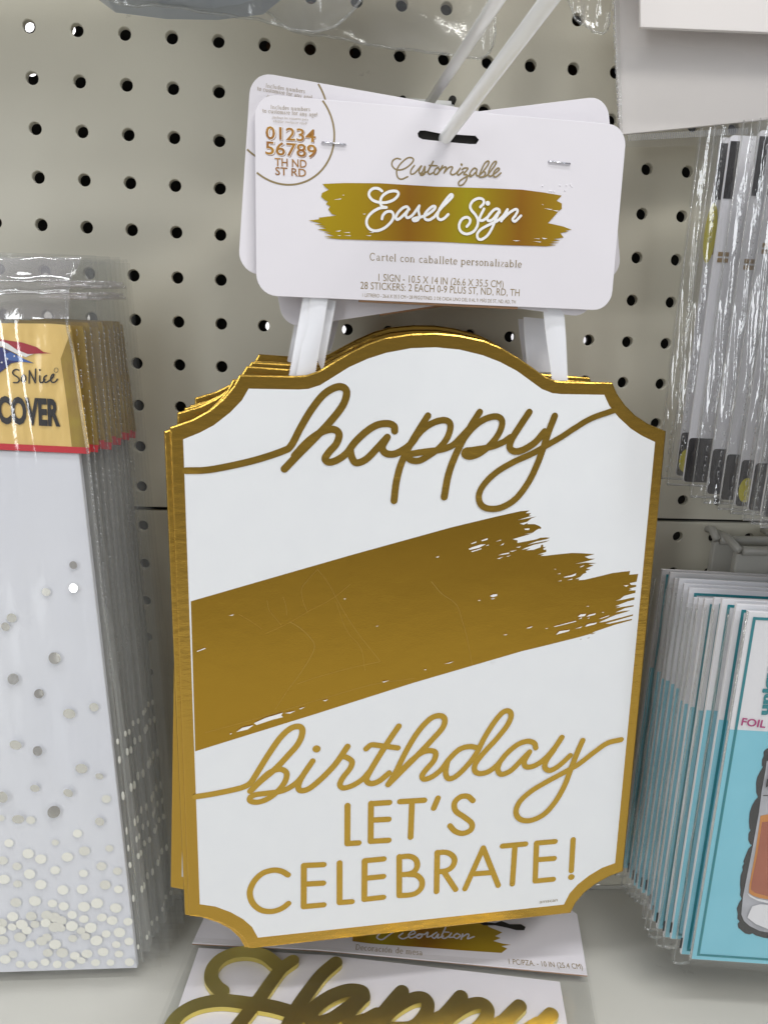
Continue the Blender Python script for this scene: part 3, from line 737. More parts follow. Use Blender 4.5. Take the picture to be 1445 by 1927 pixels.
# header card
CRV = rod((-0.02118132, -0.01039141, 0.06574295))
CO = Vector((.22229, -.0728, -.09551)); CHH = .0449
def card_geo(w, h, r=.0115, slot=None):
    outer = rrect(-w / 2, -h, w / 2, h, r, 7)
    return [outer] + ([slot] if slot else [])
_w = .184
k_ = _w / .19
CO = CC + (Vector((.22401478, -.06232533, -.09315859)) - CC) * k_
CHH = .04638586 * k_
FC = Frame(CO, CRV @ Vector((1, 0, 0)), CRV @ Vector((0, 0, 1)))
TC = .0006
Z1t = rgn(470, 180, 6.0208); Z2 = rgn(570, 280, 5.5577); Z3 = rgn(820, 280, 5.5577)
def cc_(L, z=None): return FC.pts(L, z, TC)
slot = cc_([(785, 250), (790, 244), (800, 244), (830, 250), (895, 254), (902, 262), (896, 271), (884, 271), (840, 267), (795, 262), (787, 258)])
def header(parent, M_local, printed, slot=slot):
    """M_local: placement of the header card relative to its sign"""
    L = card_geo(_w, CHH, .0098, slot)
    h = plate('header_card', L, -TC, 0, M['tag'], parent, bev=.00015)
    h.matrix_local = M_local
    bq = cc_([(676, 400), (975, 414), (975, 581), (676, 567)])
    plate('backing_card', [bq], .0001, .0022, M['kraft'], h)
    if printed == 1:
        plate('slot_shade_card', [cc_([(770, 238), (915, 250), (912, 280), (768, 270)])], .0016, .0020, M['dark'], h)  # added dark card so the slot reads as a shaded void
    if printed:
        if printed == 1:
            cb = cc_([(205, 365), (440, 355), (800, 358), (1389, 393)], Z2) + cc_([(560, 410), (900, 425), (1130, 455), (1315, 487), (1260, 540), (1315, 570), (1315, 625), (1280, 650), (1240, 700), (1170, 775), (1330, 810), (1420, 845), (1350, 853), (1385, 862), (1300, 880), (1335, 925), (1230, 943), (1300, 955), (1200, 972), (1290, 981), (1180, 993), (1260, 1005), (1150, 1018), (700, 1005), (0, 970)], Z3) + cc_(
                [(830, 958), (400, 945), (230, 930), (300, 925), (215, 908), (330, 912), (215, 870), (300, 878), (150, 840), (245, 832), (165, 810), (240, 808), (120, 788), (200, 782), (60, 747), (170, 735), (165, 718), (350, 695), (300, 680), (265, 630), (285, 600), (240, 575), (260, 550), (225, 530), (190, 500), (200, 460), (270, 425), (235, 400)], Z2)
            sheets('gold_brushstroke', [cb], -TC - 2.5e-4, M['grad'], h)
            fl = [cc_(q, Z2) for q in ([(320, 530), (400, 518), (395, 527)], [(410, 483), (430, 478), (428, 487)], [(340, 860), (400, 850), (380, 865)], [(420, 875), (490, 870), (490, 878)], [(355, 905), (395, 902), (392, 910)], [(425, 905), (498, 903), (498, 910)], [(655, 905), (715, 903), (700, 912)], [(625, 680), (655, 675), (645, 687)], [(685, 873), (740, 870), (735, 878)])]
            fl += [cc_(q, Z3) for q in ([(1130, 622), (1215, 630), (1200, 637)], [(1215, 640), (1280, 645), (1270, 655)], [(800, 955), (880, 958), (840, 965)], [(1020, 935), (1085, 937), (1080, 943)], [(1015, 965), (1100, 970), (1090, 977)], [(1105, 930), (1165, 935), (1130, 945)], [(1105, 580), (1125, 582), (1115, 587)])]
            tag(sheets('white_flecks', fl, -TC - 3.6e-4, M['white'], h), kind='stuff')
            w = .0013
            sc = [(cc_([(825, 440), (790, 416), (740, 412), (700, 440), (690, 485), (725, 533), (790, 558), (870, 560), (950, 530), (995, 480), (985, 447), (940, 440), (880, 455), (825, 500), (808, 560), (828, 602), (872, 612)], Z2), w),
                  (cc_([(872, 612), (800, 620), (720, 665), (670, 730), (668, 795), (710, 845), (780, 855), (860, 820), (930, 750), (945, 690), (920, 655), (870, 660), (835, 695), (825, 732)], Z2), w),
                  (cc_([(1110, 632), (1085, 605), (1040, 620), (990, 670), (970, 720), (990, 738), (1040, 702), (1098, 640)], Z2), w),
                  (cc_([(1098, 640), (1075, 690), (1092, 720), (1145, 690), (1215, 595)], Z2), w),
                  (cc_([(1215, 595), (1205, 645), (1216, 700), (1200, 742), (1160, 752), (1148, 735), (1180, 722), (1240, 710), (1310, 680), (1370, 632), (1380, 605), (1350, 603), (1300, 645), (1268, 695), (1278, 735), (1320, 742), (1375, 708)], Z2), w),
                  (cc_([(-14, 705), (60, 612), (140, 535), (172, 492), (150, 480), (90, 550), (32, 640), (15, 708), (40, 740), (82, 728), (127, 685)], Z3), w),
                  (cc_([(462, 608), (497, 570), (490, 530), (440, 518), (382, 548), (356, 600), (372, 645), (412, 692), (436, 745), (430, 805), (390, 865), (320, 890), (258, 862), (240, 800), (268, 738), (320, 715), (355, 740), (347, 780), (320, 812)], Z3), w),
                  (cc_([(500, 628), (458, 712), (456, 744), (488, 748), (540, 710), (585, 655), (625, 628), (658, 638), (662, 665)], Z3), w),
                  (cc_([(560, 680), (535, 725), (545, 752), (590, 738), (655, 660), (620, 740), (588, 820), (540, 900), (480, 945), (440, 940), (430, 892), (470, 840), (560, 790), (640, 752), (700, 700), (740, 640)], Z3), w),
                  (cc_([(745, 635), (720, 690), (680, 755)], Z3), w), (cc_([(690, 738), (760, 672), (825, 633), (850, 648), (828, 695), (798, 738), (825, 757), (885, 700)], Z3), w),
                  (cc_([(538, 569), (541, 570)], Z3), .0022)]
            strokes('easel_sign_lettering', sc, -TC - 4.4e-4, M['white'], h)
            w = .00072
            cu = [(cc_([(1020, 105), (980, 97), (940, 120), (930, 165), (960, 205), (1010, 218), (1070, 200), (1130, 155), (1156, 112), (1130, 88), (1080, 100), (1010, 165), (980, 230), (990, 292), (1030, 315), (1095, 288)], Z2), w),
                  (cc_([(1165, 170), (1130, 220), (1130, 260), (1172, 248), (1240, 172), (1215, 222), (1222, 255), (1250, 235), (1275, 180), (1272, 235), (1268, 262), (1240, 275), (1232, 262), (1300, 235), (1335, 180)], Z2), w),
                  (cc_([(1362, 128), (1310, 230), (1325, 262), (1372, 240)], Z2), w), (cc_([(1320, 170), (1400, 174)], Z2), w),
                  (cc_([(1418, 188), (1385, 210), (1370, 250), (1392, 265), (1426, 230), (1412, 190), (1430, 215), (1450, 205)], Z2), w),
                  (cc_([(70, 172), (45, 215), (15, 262)], Z3), w), (cc_([(22, 248), (75, 195), (108, 192), (85, 250)], Z3), w), (cc_([(92, 238), (140, 190), (175, 192), (152, 245), (172, 268), (212, 250), (255, 200)], Z3), w),
                  (cc_([(255, 200), (225, 250), (238, 270), (285, 235)], Z3), w), (cc_([(267, 160), (269, 164)], Z3), w * 1.5),
                  (cc_([(272, 215), (300, 198), (335, 205), (290, 262), (325, 270), (318, 325), (280, 372), (243, 378), (240, 345), (290, 305), (362, 268)], Z3), w),
                  (cc_([(425, 208), (400, 200), (365, 235), (350, 275), (370, 285), (425, 235)], Z3), w), (cc_([(430, 215), (422, 262), (440, 280), (480, 250), (550, 155), (545, 125), (510, 150), (470, 230), (450, 285)], Z3), w),
                  (cc_([(460, 262), (500, 235), (518, 258), (490, 290), (452, 292), (500, 290), (545, 262), (620, 165), (630, 130), (600, 142), (560, 210), (548, 265), (570, 285), (605, 262), (660, 218), (650, 198), (612, 230), (600, 272), (625, 292), (680, 250)], Z3), w)]
            strokes('customizable_lettering', cu, -TC - 6e-5, M['ink'], h)
            serif('spanish_lettering', FC, [('Cartel con caballete personalizable', (695, 489), (982, 503), 9)], -TC - 6e-5, M['ink'], h)
            text('size_lettering', FC, [('1 SIGN - 10.5 X 14 IN (26.6 X 35.5 CM)', (712, 528), (947, 541), 13.5), ('28 STICKERS: 2 EACH 0-9 PLUS ST, ND, RD, TH', (678, 543), (977, 557), 13.5),
                                        ('1 LETRERO - 26.6 X 35.5 CM • 28 PEGOTINES: 2 DE CADA UNO DEL 0 AL 9, MÁS DE ST, ND, RD, TH', (682, 558), (970, 571), 6.6)], -TC - 6e-5, M['ink'], h)
            num = [('01234', (500, 260), (593, 266.5), 23), ('56789', (499.5, 289), (595, 296), 23.5)]
            suf = [('TH ND', (517, 311), (577, 315), 14.5), ('ST RD', (518, 328), (576, 332), 14.5)]
            text('digit_shadows', FC, num, -TC - 5e-5, mat('digit_shadow', (.28, .15, .11), .5), h, bold=.04, shift=(.0003, -.0003))
            text('digit_outlines', FC, num, -TC - 1e-4, M['white'], h, bold=.045)
            text('suffix_outlines', FC, suf, -TC - 1e-4, M['white'], h, bold=.022)
            text('sticker_digits', FC, num, -TC - 1.6e-4, mat('digit_gold', (.46, .23, .03), .35, noise=(160, (.30, .12, .03), .2)), h, bold=.014)
            text('sticker_suffixes', FC, suf, -TC - 1.6e-4, mat('suffix_gold', (.42, .20, .04), .35, noise=(190, (.26, .11, .04), .2)), h, bold=.012)
            # embossed bumps and staples
            bm = bmesh.new()
            for q in ((1115, 385), (1298, 380), (1365, 378), (1410, 372), (1350, 432), (1420, 392), (1190, 440), (1235, 445), (1210, 440)):
                x, z = FC.px(*Z3(q), TC)
                mx_ = Matrix.Translation((x, -TC, z)) @ Matrix.Diagonal((1, .35, 1, 1))
                bmesh.ops.create_icosphere(bm, subdivisions=2, radius=.00055, matrix=mx_)
            me = bpy.data.meshes.new('embossed_dots'); bm.to_mesh(me); bm.free(); me.materials.append(M['tag'])
            for p in me.polygons: p.use_smooth = True
            o = bpy.data.objects.new('embossed_dots', me); COL.objects.link(o); o.parent = h
            for p0, p1 in (((605, 267.5), (651, 272)), ((1031, 303.5), (1073, 308))):
                a = FC.px(*p0, TC); b = FC.px(*p1, TC)
                tube('staple', [(a[0], -TC + .001, a[1]), (a[0] + .0003, -TC - .0006, a[1]), (b[0] - .0003, -TC - .0006, b[1]), (b[0], -TC + .001, b[1])], .0004, M['steel'], h, n=10)
        else:
            pass
        serif('offer_lettering', FC, [('Includes numbers', (509, 204), (584, 208.5), 5), ('to customize for any age!', (494, 211), (598, 219), 5.2), ('¡Incluye los números para', (512, 222), (580, 226.5), 3), ('adaptar cualquier edad!', (514, 229), (578, 234.5), 3)], -TC - 6e-5, M['ink2'], h)
        # ring cut by the card's edge
        a = Vector(cc_([(629, 258)])[0]); b = Vector(cc_([(546, 347)])[0]); c = Vector(cc_([(608, 187)])[0]); d2 = Vector(cc_([(481, 322)])[0])
        # circle through three points
        ax, ay, bx_, by_, cx, cy_ = a.x, a.y, b.x, b.y, d2.x, d2.y
        D = 2 * (ax * (by_ - cy_) + bx_ * (cy_ - ay) + cx * (ay - by_))
        ux = ((ax * ax + ay * ay) * (by_ - cy_) + (bx_ * bx_ + by_ * by_) * (cy_ - ay) + (cx * cx + cy_ * cy_) * (ay - by_)) / D
        uy = ((ax * ax + ay * ay) * (cx - bx_) + (bx_ * bx_ + by_ * by_) * (ax - cx) + (cx * cx + cy_ * cy_) * (bx_ - ax)) / D
        rr = math.hypot(ax - ux, ay - uy)
        pts = []
        for i in range(0, 200):
            t = math.radians(75 - i * 1.2); x, z = ux + rr * math.cos(t), uy + rr * math.sin(t)
            if abs(x) < _w / 2 - .0003 and abs(z) < CHH - .0002: pts.append((x, z))
        strokes('ring_line', [(pts, .00085)], -TC - 6e-5, M['ink'], h, n=1, smooth_path=False, round_ends=False)
    return h

def ribbon(parent, fr, L0, L1, R0, R1, y0, y1, name='ribbon'):
    """satin band between left edge L0(top)-L1(bottom) and right edge R0-R1, in pixels, at plane offsets y0 (top), y1 (bottom)"""
    V = []; F = []; n = 14; m = 6
    for i in range(n + 1):
        t = i / n
        off = y0 + (y1 - y0) * t
        l = Vector(fr.px(L0[0] + (L1[0] - L0[0]) * t, L0[1] + (L1[1] - L0[1]) * t, -off)); r = Vector(fr.px(R0[0] + (R1[0] - R0[0]) * t, R0[1] + (R1[1] - R0[1]) * t, -off))
        for j in range(m + 1):
            s = j / m; p = l.lerp(r, s)
            V.append((p.x, off - .0007 * math.sin(math.pi * s) * (1 - .5 * t) + .0005 * math.sin(5 * t + 3 * s), p.y))
    for i in range(n):
        for j in range(m):
            a = i * (m + 1) + j; F.append((a, a + 1, a + m + 2, a + m + 1))
    o = obj(name, V, F, M['satin'], parent, smooth=True)
    # stitched selvedge
    V = []; F = []
    for side in (0, m):
        for i in range(44):
            t = i / 44 * n; k = int(t); f = t - k
            a = Vector(o.data.vertices[k * (m + 1) + side].co).lerp(Vector(o.data.vertices[(k + 1) * (m + 1) + side].co), f)
            s = -1 if side == 0 else 1; b = len(V)
            V += [(a.x - s * .0004, a.y - .0001, a.z), (a.x + s * .00028, a.y - .00012, a.z + .00012), (a.x + s * .00028, a.y - .00012, a.z - .0002), (a.x - s * .0004, a.y - .0001, a.z - .0003)]
            F.append((b, b + 1, b + 2, b + 3))
    tag(obj('selvedge_stitches', V, F, M['white'], o, recalc=False), kind='stuff')
    return o

GS = 'birthday easel signs hanging one behind another'
front = empty('easel_sign', FS.M, 'frontmost white and gold easel sign with printed header card', 'sign', GS)
sign_board(front, True)
Mloc = FS.M.inverted() @ FC.M
hc = header(front, Mloc, 1)
ribbon(front, FS, (585, 556), (556, 712), (617, 562), (592, 708), .0012, .0016)
ribbon(front, FS, (571, 556), (543, 712), (592, 562), (572, 712), .0020, .0026)
ribbon(front, FS, (1021, 572), (1038, 716), (1060, 578), (1069, 716), .0012, .0016)

# signs behind: (depth behind front, UL tip px, lean target px of the LL tip, header centre px, header roll deg, header depth behind front header, ribbons)
beh = [(.0035, (309, 811), (346, 1670), (812, 381), -4.6, .0035, 'second easel sign, just behind the front one, header card tilted clockwise'),
       (.016, (334, 776), (322, 1619), (838, 399), 10.5, .012, 'easel sign with header card tilted counterclockwise and lower tip out at left'),
       (.024, (347, 768), (345, 1600), (812, 382), -3.6, .018, 'easel sign fourth from the front, header card sunk behind the tilted one'),
       (.034, (357, 763), (352, 1592), (818, 388), 1.6, .026, 'easel sign fifth from the front, only its gold tips showing at the left'),
       (.046, (367, 748), (356, 1580), (826, 390), 5.0, .036, 'rearmost easel sign nearest the pegboard')]
tipL = Vector((-.13335, 0, .1392)); tipB = Vector((-.13335, 0, -.1392))
rib = [[((598, 560), (585, 650), (632, 566), (607, 700))], [((985, 596), (992, 700), (1030, 600), (1040, 700))], [((556, 600), (541, 680), (590, 600), (575, 690))], [((975, 600), (985, 690), (1010, 600), (1015, 690)), ((606, 600), (600, 660), (638, 600), (622, 660))], []]
for k, (dy, ul, ll, hcn, hroll, hdy, lab) in enumerate(beh):
    o0 = FS.o + FS.ey * dy
    fr = Frame(o0, FS.ex, FS.ez)
    a = Vector(fr.px(*ul)); b = Vector(fr.px(*ll))
    d = b - a
    ang = math.atan2(d.x, -d.y)      # lean of the left edge
    ex = (fr.ex * math.cos(ang) + fr.ez * math.sin(ang)).normalized(); ez = (fr.ez * math.cos(ang) - fr.ex * math.sin(ang)).normalized()
    tipw = fr.o + fr.ex * a.x + fr.ez * a.y
    org = tipw - ex * tipL.x - ez * tipL.z
    fr = Frame(org, ex, ez)
    s = empty('easel_sign', fr.M, lab, 'sign', GS)
    sign_board(s, False)
    fc = Frame(FC.o + FC.ey * hdy, FC.ex, FC.ez)
    c = fc.px(*hcn); r_ = math.radians(hroll)
    cw = fc.o + fc.ex * c[0] + fc.ez * c[1]
    fc2 = Frame(cw, fc.ex * math.cos(r_) + fc.ez * math.sin(r_), fc.ez * math.cos(r_) - fc.ex * math.sin(r_))
    tt = (fc2.o - pB).dot(fc2.ey) / dBC.dot(fc2.ey)
    w_ = pB + dBC * tt - fc2.o
    sc_ = Vector((sum(p[0] for p in slot) / len(slot), sum(p[1] for p in slot) / len(slot)))
    sh = Vector((w_.dot(fc2.ex), w_.dot(fc2.ez))) - sc_
    sl = [(p[0] * 1.0 + max(-.012, min(.012, sh.x)), p[1] + sh.y + (.0004 if p[1] > sc_.y else -.0012)) for p in slot]
    header(s, fr.M.inverted() @ fc2.M, 2 if k == 0 else 0, sl)
    for q in rib[k]:
        ribbon(s, fr, *q, .001, .0015)

# ------------------------------------------------------------------ table cover packs, left
GL = 'table cover packs hanging at the left'
NL = 10
yF, yR = -.066, -.020
FL = Frame(at_y(150, 850, yF), (1, 0, 0), (0, 0, 1))
def lp(L, z=None): return FL.pts(L, z, 0)
S7 = rgn(0, 600, 7.225)

def grid_sheet(name, q, y, amp, mat_, parent, nx=24, nz=40, fx=9, fz=4, seed=0, smooth=True, bulge=0.0, bw=.012):
    """q = TL, TR, BR, BL in local x,z; softly wavy film"""
    rnd = random.Random(seed); ph = [rnd.uniform(0, 6.28) for _ in range(6)]
    V = []; F = []
    for i in range(nz + 1):
        t = i / nz
        l = Vector(q[0]).lerp(Vector(q[3]), t); r = Vector(q[1]).lerp(Vector(q[2]), t)
        for j in range(nx + 1):
            s = (j / nx) ** (1.9 if bulge else 1); p = l.lerp(r, s)
            d = math.sin(fx * s + ph[0] + 2.2 * math.sin(fz * t + ph[1])) + .6 * math.sin(2.3 * fx * s + ph[2] - 3 * t) + .7 * math.sin(fz * 2.1 * t + ph[3] + 2 * s)
            e_ = min(1, 6 * s, 6 * (1 - s))
            bl_ = 0
            if bulge:
                u_ = min(1, s * (r - l).length / (bw * (1 + .35 * math.sin(5 * t + ph[4]) + .2 * math.sin(17 * t + ph[5]))))
                bl_ = bulge * (1 - math.sqrt(max(0, 1 - (1 - u_) ** 2)))
            V.append((p.x, y - amp * .4 * d * e_ - amp * e_ * .6 + bl_, p.y))
    for i in range(nz):
        for j in range(nx):
            a = i * (nx + 1) + j; F.append((a, a + 1, a + nx + 2, a + nx + 1))
    return obj(name, V, F, mat_, parent, smooth=smooth, recalc=False)

def seal_marks(name, a, b, n, y, mat_, parent, w=.0012, h=.0034, fill=False):
    """line of little pressed ovals along a film's side seal from a to b"""
    V = []; F = []
    a, b = Vector(a), Vector(b)
    for i in range(n):
        c = a.lerp(b, (i + .5) / n)
        if random.random() < .18: continue
        k = len(V); m = 8
        ww = w * random.uniform(.7, 1.1); hh = h * random.uniform(.7, 1.1)
        for ring in (1.0, .62):
            for j in range(m):
                t = 2 * math.pi * j / m
                V.append((c.x + ww * .5 * ring * math.cos(t), y - (.0001 if ring == 1 else .0004), c.y + hh * .5 * ring * math.sin(t)))
        for j in range(m):
            F.append((k + j, k + (j + 1) % m, k + m + (j + 1) % m, k + m + j))
        if fill: F.append(tuple(range(k + m, k + 2 * m)))
    return tag(obj(name, V, F, mat_, parent), kind='stuff')

XL = -240
def left_pack(full_):
    T = empty('table_cover_pack', FL.M, 'front table cover pack, gold label reading COVER, silver dotted white sheet', 'pack', GL)
    # folded white sheet, some millimetres thick
    sq = lp([(XL, 838), (150, 852), (201, 1300), (259, 1820), (XL, 1836)])
    plate('folded_sheet', [sq], -.0012, .0022, M['pearl'] if full_ else M['shaded_sheet'], T, bev=.0006)
    # clear strip at the right and its film
    fq = lp([(XL, 470), (157, 483), (300, 1826), (XL, 1842)])
    if full_:
        # header label
        lab = plate('header_label', [lp([(XL, 606), (100, 609), (134, 612), (146, 680), (158, 760), (172, 852), (100, 845), (XL, 818)])], -.0021, -.0015, M['headgold'], T)
        sheets('label_fold_shade', [lp([(849, 540), (1000, 130), (1060, 1000), (1180, 1745), (1000, 1750), (940, 1200)], S7)], -.0023, M['headgold2'], lab)  # flat patch: the fold's shade painted in darker gold
        sheets('red_band', [lp([(XL, 818), (0, 833), (172, 841), (172, 853), (0, 845), (XL, 832)])], -.0024, M['red'], lab)
        p = sheets('flag_emblem', [lp([(-5, 265), (90, 285), (330, 320), (520, 380), (620, 450), (725, 468), (560, 470), (410, 478), (260, 420), (130, 330), (-5, 290)], S7),
                                   lp([(-5, 380), (60, 385), (250, 480), (350, 540), (495, 602), (300, 580), (180, 600), (90, 680), (-5, 755)], S7),
                                   lp([(90, 480), (180, 450), (350, 540), (480, 598), (300, 575), (150, 560)], S7)], -.0025, None, lab, step=6e-5, mi=[0, 1, 2], mats=[M['darkred'], M['navy'], M['blue']])
        stars = []
        for cx, cz, r in ((58, 590, 18), (135, 540, 17), (228, 505, 16), (8, 480, 17)):
            st = []
            for i in range(10):
                a = math.radians(90 + 36 * i + 8); rr = r if i % 2 == 0 else r * .42
                st.append((cx + rr * math.cos(a), cz - rr * math.sin(a)))
            stars.append(lp(st, S7))
        tag(sheets('flag_stars', stars, -.0028, M['white'], lab), kind='stuff')
        sheets('white_swoosh', [lp([(-5, 290), (130, 330), (260, 420), (410, 478), (500, 470), (430, 495), (380, 520), (250, 470), (60, 375), (-5, 375)], S7)], -.00245, M['white'], lab)
        w = 17 / 7.225 / CF * .375
        sn = [([(285, 695), (245, 685), (208, 710), (212, 750), (270, 790), (292, 825), (270, 860), (215, 862)], w), ([(350, 755), (325, 790), (325, 835), (350, 855), (375, 825), (378, 785), (350, 755)], w),
              ([(425, 870), (428, 700)], w), ([(428, 700), (508, 865)], w), ([(508, 865), (512, 680)], w), ([(568, 770), (570, 850), (600, 865)], w), ([(568, 690), (571, 694)], w * 1.3),
              ([(660, 765), (628, 790), (622, 840), (650, 860), (690, 840), (745, 790), (760, 750), (735, 760), (715, 810), (735, 858), (780, 850), (808, 815)], w), ([(600, 865), (640, 820)], w)]
        strokes('so_nice_lettering', [(lp(a, S7), b) for a, b in sn], -.0026, M['black'], lab)
        strokes('registered_ring', [(lp([(790 + 27 * math.cos(i * .524), 695 + 30 * math.sin(i * .524)) for i in range(13)], S7), w * .35)], -.0026, M['black'], lab)
        text('cover_lettering', FL, [('COVER', (-3, 794), (113.5, 800), 46)], -.0026, M['black'], lab, bold=.042)
        # foil dots on the sheet
        D = [(138.6, 1063, 7.5), (139, 1106, 8), (87, 1114, 8), (22, 1163, 9), (11, 1179, 8.5), (103.5, 1238, 11.5), (26, 1277, 10.5), (74, 1305, 9), (131, 1342.5, 11.5), (177, 1331, 9), (30.6, 1401, 11.5), (72, 1412, 9.5),
             (154, 1446, 11.5), (188, 1460, 8), (66.5, 1483, 9), (129.6, 1491, 10), (6.6, 1498, 11), (103, 1526, 12), (188, 1546, 9.5), (146, 1569, 9), (35.6, 1540, 11), (17, 1587, 9), (53, 1607, 11), (77, 1617, 11), (127, 1613, 11),
             (104, 1638, 9.5), (157, 1644, 9), (56, 1645, 11), (77, 1665, 11), (118.6, 1675, 11), (155, 1674, 11), (223, 1674, 9), (66, 1696, 12), (98.7, 1701, 9.5), (120, 1706, 10), (158, 1707, 12), (183, 1700, 12), (218, 1709, 12),
             (136, 1722, 9.5), (158, 1730, 9.5), (192, 1727, 10), (211, 1733, 11), (171, 1746, 12), (241, 1735, 9.5), (200, 1758, 9), (225, 1755, 12), (182, 1770, 12), (219, 1778, 9), (243, 1772, 9.5), (194, 1792, 11), (224, 1796, 9),
             (164, 1795, 11), (180, 1812, 9), (208, 1812, 8), (244, 1811, 10), (8, 1655, 11), (10, 1806, 11), (85, 1811, 9), (108, 1815, 9), (132, 1816, 10), (38, 1815, 9), (62, 1816, 10), (153, 1808, 9)]
        Dp = [(58, 1544, 9), (200, 1504, 9), (159, 1602, 11), (191, 1631, 10), (198, 1666, 11), (33, 1664, 8.5), (30, 1699, 11), (88, 1723, 11), (115, 1733, 11), (5, 1620, 10), (32, 1631, 9), (104, 1586, 7), (206, 1597, 8), (221, 1640, 9), (2, 1540, 7)]
        rnd = random.Random(3)
        for _ in range(60):
            x, y_ = rnd.uniform(-2, 165), rnd.uniform(1722, 1800)
            if all(math.hypot(x - d[0], y_ - d[1]) > 12 for d in D + Dp): (Dp if rnd.random() < .55 else D).append((x, y_, rnd.choice((9, 10, 11, 12))))
        def dots(name, DD, y, m, tilt):
            V = []; F = []
            for k, (x, y_, r) in enumerate(DD):
                c = Vector(FL.px(x, y_, -y)); rr = r / CF * .372 * 1.02
                tx, tz = rnd.uniform(-tilt, tilt), rnd.uniform(-tilt, tilt); b = len(V)
                for i in range(18):
                    a = 2 * math.pi * i / 18; u, v = rr * math.cos(a), rr * math.sin(a)
                    V.append((c.x + u, y - k * 2e-6 - u * tx - v * tz - abs(rr * (abs(tx) + abs(tz))), c.y + v))
                F.append(tuple(range(b, b + 18)))
            return tag(obj(name, V, F, m, T, recalc=False), kind='stuff')
        dots('foil_dots', [d for d in D if d[1] < 1560], -.0022, M['silver'], .24)
        dots('bright_dots', [d for d in D if d[1] >= 1560], -.0022, M['bright_dot'], .05)
        dots('veiled_dots', Dp, -.0021, M['pale_gold'], .02)
        g = grid_sheet('bag_film', lp([(XL, 600), (139, 604), (300, 1826), (XL, 1842)]), -.0044, .0019, M['glare'], T, 60, 90, 16, 7, 11)
        # folded-over clear flap with sharp horizontal creases
        V = []; F = []
        prof = [(487, .000), (492, -.0012), (520, -.0022), (531, -.0040), (534, -.0052), (538, -.0040), (548, -.0030), (553, -.0032), (557, -.0047), (561, -.0034), (580, -.0030), (604, -.0044)]
        xs = [XL + (150 - XL) * i / 30 for i in range(31)]
        for yy, dy in prof:
            for i, x in enumerate(xs):
                xr = x * 1.0
                sl = (487 - yy) * .0
                c = FL.px(x + (5 if yy < 520 else (-14 if yy > 530 else -5)) * i / 30, yy - 4 * i / 30, 0)
                V.append((c[0], -.0005 + dy + .0004 * math.sin(i * .9 + yy * .2), c[1]))
        for a in range(len(prof) - 1):
            for i in range(30): F.append((a * 31 + i, a * 31 + i + 1, (a + 1) * 31 + i + 1, (a + 1) * 31 + i))
        obj('clear_flap', V, F, M['flap'], T, smooth=True, recalc=False)
        seal_marks('side_seal', FL.px(150, 620), FL.px(215, 1300), 62, -.0045, M['seal'], T)
        tube('seal_rib', [(*(lambda c: (c[0], -.004, c[1]))(FL.px(x, y_)),) for x, y_ in ((146, 490), (130, 560), (132, 615), (142, 660), (150, 720), (162, 800), (172, 860), (196, 1100), (222, 1300), (250, 1560), (272, 1800))], .0007, M['film_edge'], T, n=8)
    else:
        grid_sheet('bag_film', fq, -.003, .0008, M['film_back'], T, 14, 50, 8, 5, 5)
        strip = lp([(0, 606), (140, 612), (172, 838), (0, 826)])
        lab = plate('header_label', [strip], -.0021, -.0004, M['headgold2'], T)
        sheets('red_band', [lp([(0, 826), (172, 838), (172, 852), (0, 842)])], -.0024, M['red'], lab)
        for yy in (534, 557):
            tube('flap_crease', [(*(lambda c: (c[0], -.0034 + .0003 * math.sin(x * .3), c[1]))(FL.px(x, yy)),) for x in range(60, 154, 6)], .0008, M['flap'], T, n=8)
        seal_marks('side_seal', FL.px(146, 620), FL.px(205, 1300), 60, -.0036, M['seal'], T)
        seal_marks('dot_edges', FL.px(213, 1380), FL.px(258, 1800), 13, -.0040, M['pale_gold'], T, .0020, .0058, True)
    return T
front_pack = left_pack(True)
back0 = left_pack(False)
names = ['second', 'third', 'fourth', 'fifth', 'sixth', 'seventh', 'eighth', 'ninth', 'rearmost']
lx = [(.0030, -.0005), (.0050, .001), (.0075, -.0012), (.0085, .0012), (.0100, -.0008), (.0115, .0014), (.0120, 0), (.0125, .0008), (.0130, -.001)]
for k in range(9):
    T = back0 if k == 0 else copy_tree(back0)
    t = (k + 1) / 9
    y = yF + (yR - yF) * t
    # the stack fans a little: rearward packs hang further right
    Mt = FL.M.copy()
    rnd = random.Random(k + 20)
    T.matrix_world = Matrix.Translation(Vector((lx[k][0] * .85, y - yF, .004 * t + lx[k][1]))) @ Mt @ Matrix.Rotation(math.radians(rnd.uniform(-.25, .35)), 4, 'Y')
    tag(T, ('%s table cover pack of the left stack, seen as a gold and grey edge' % names[k]), 'pack', GL)

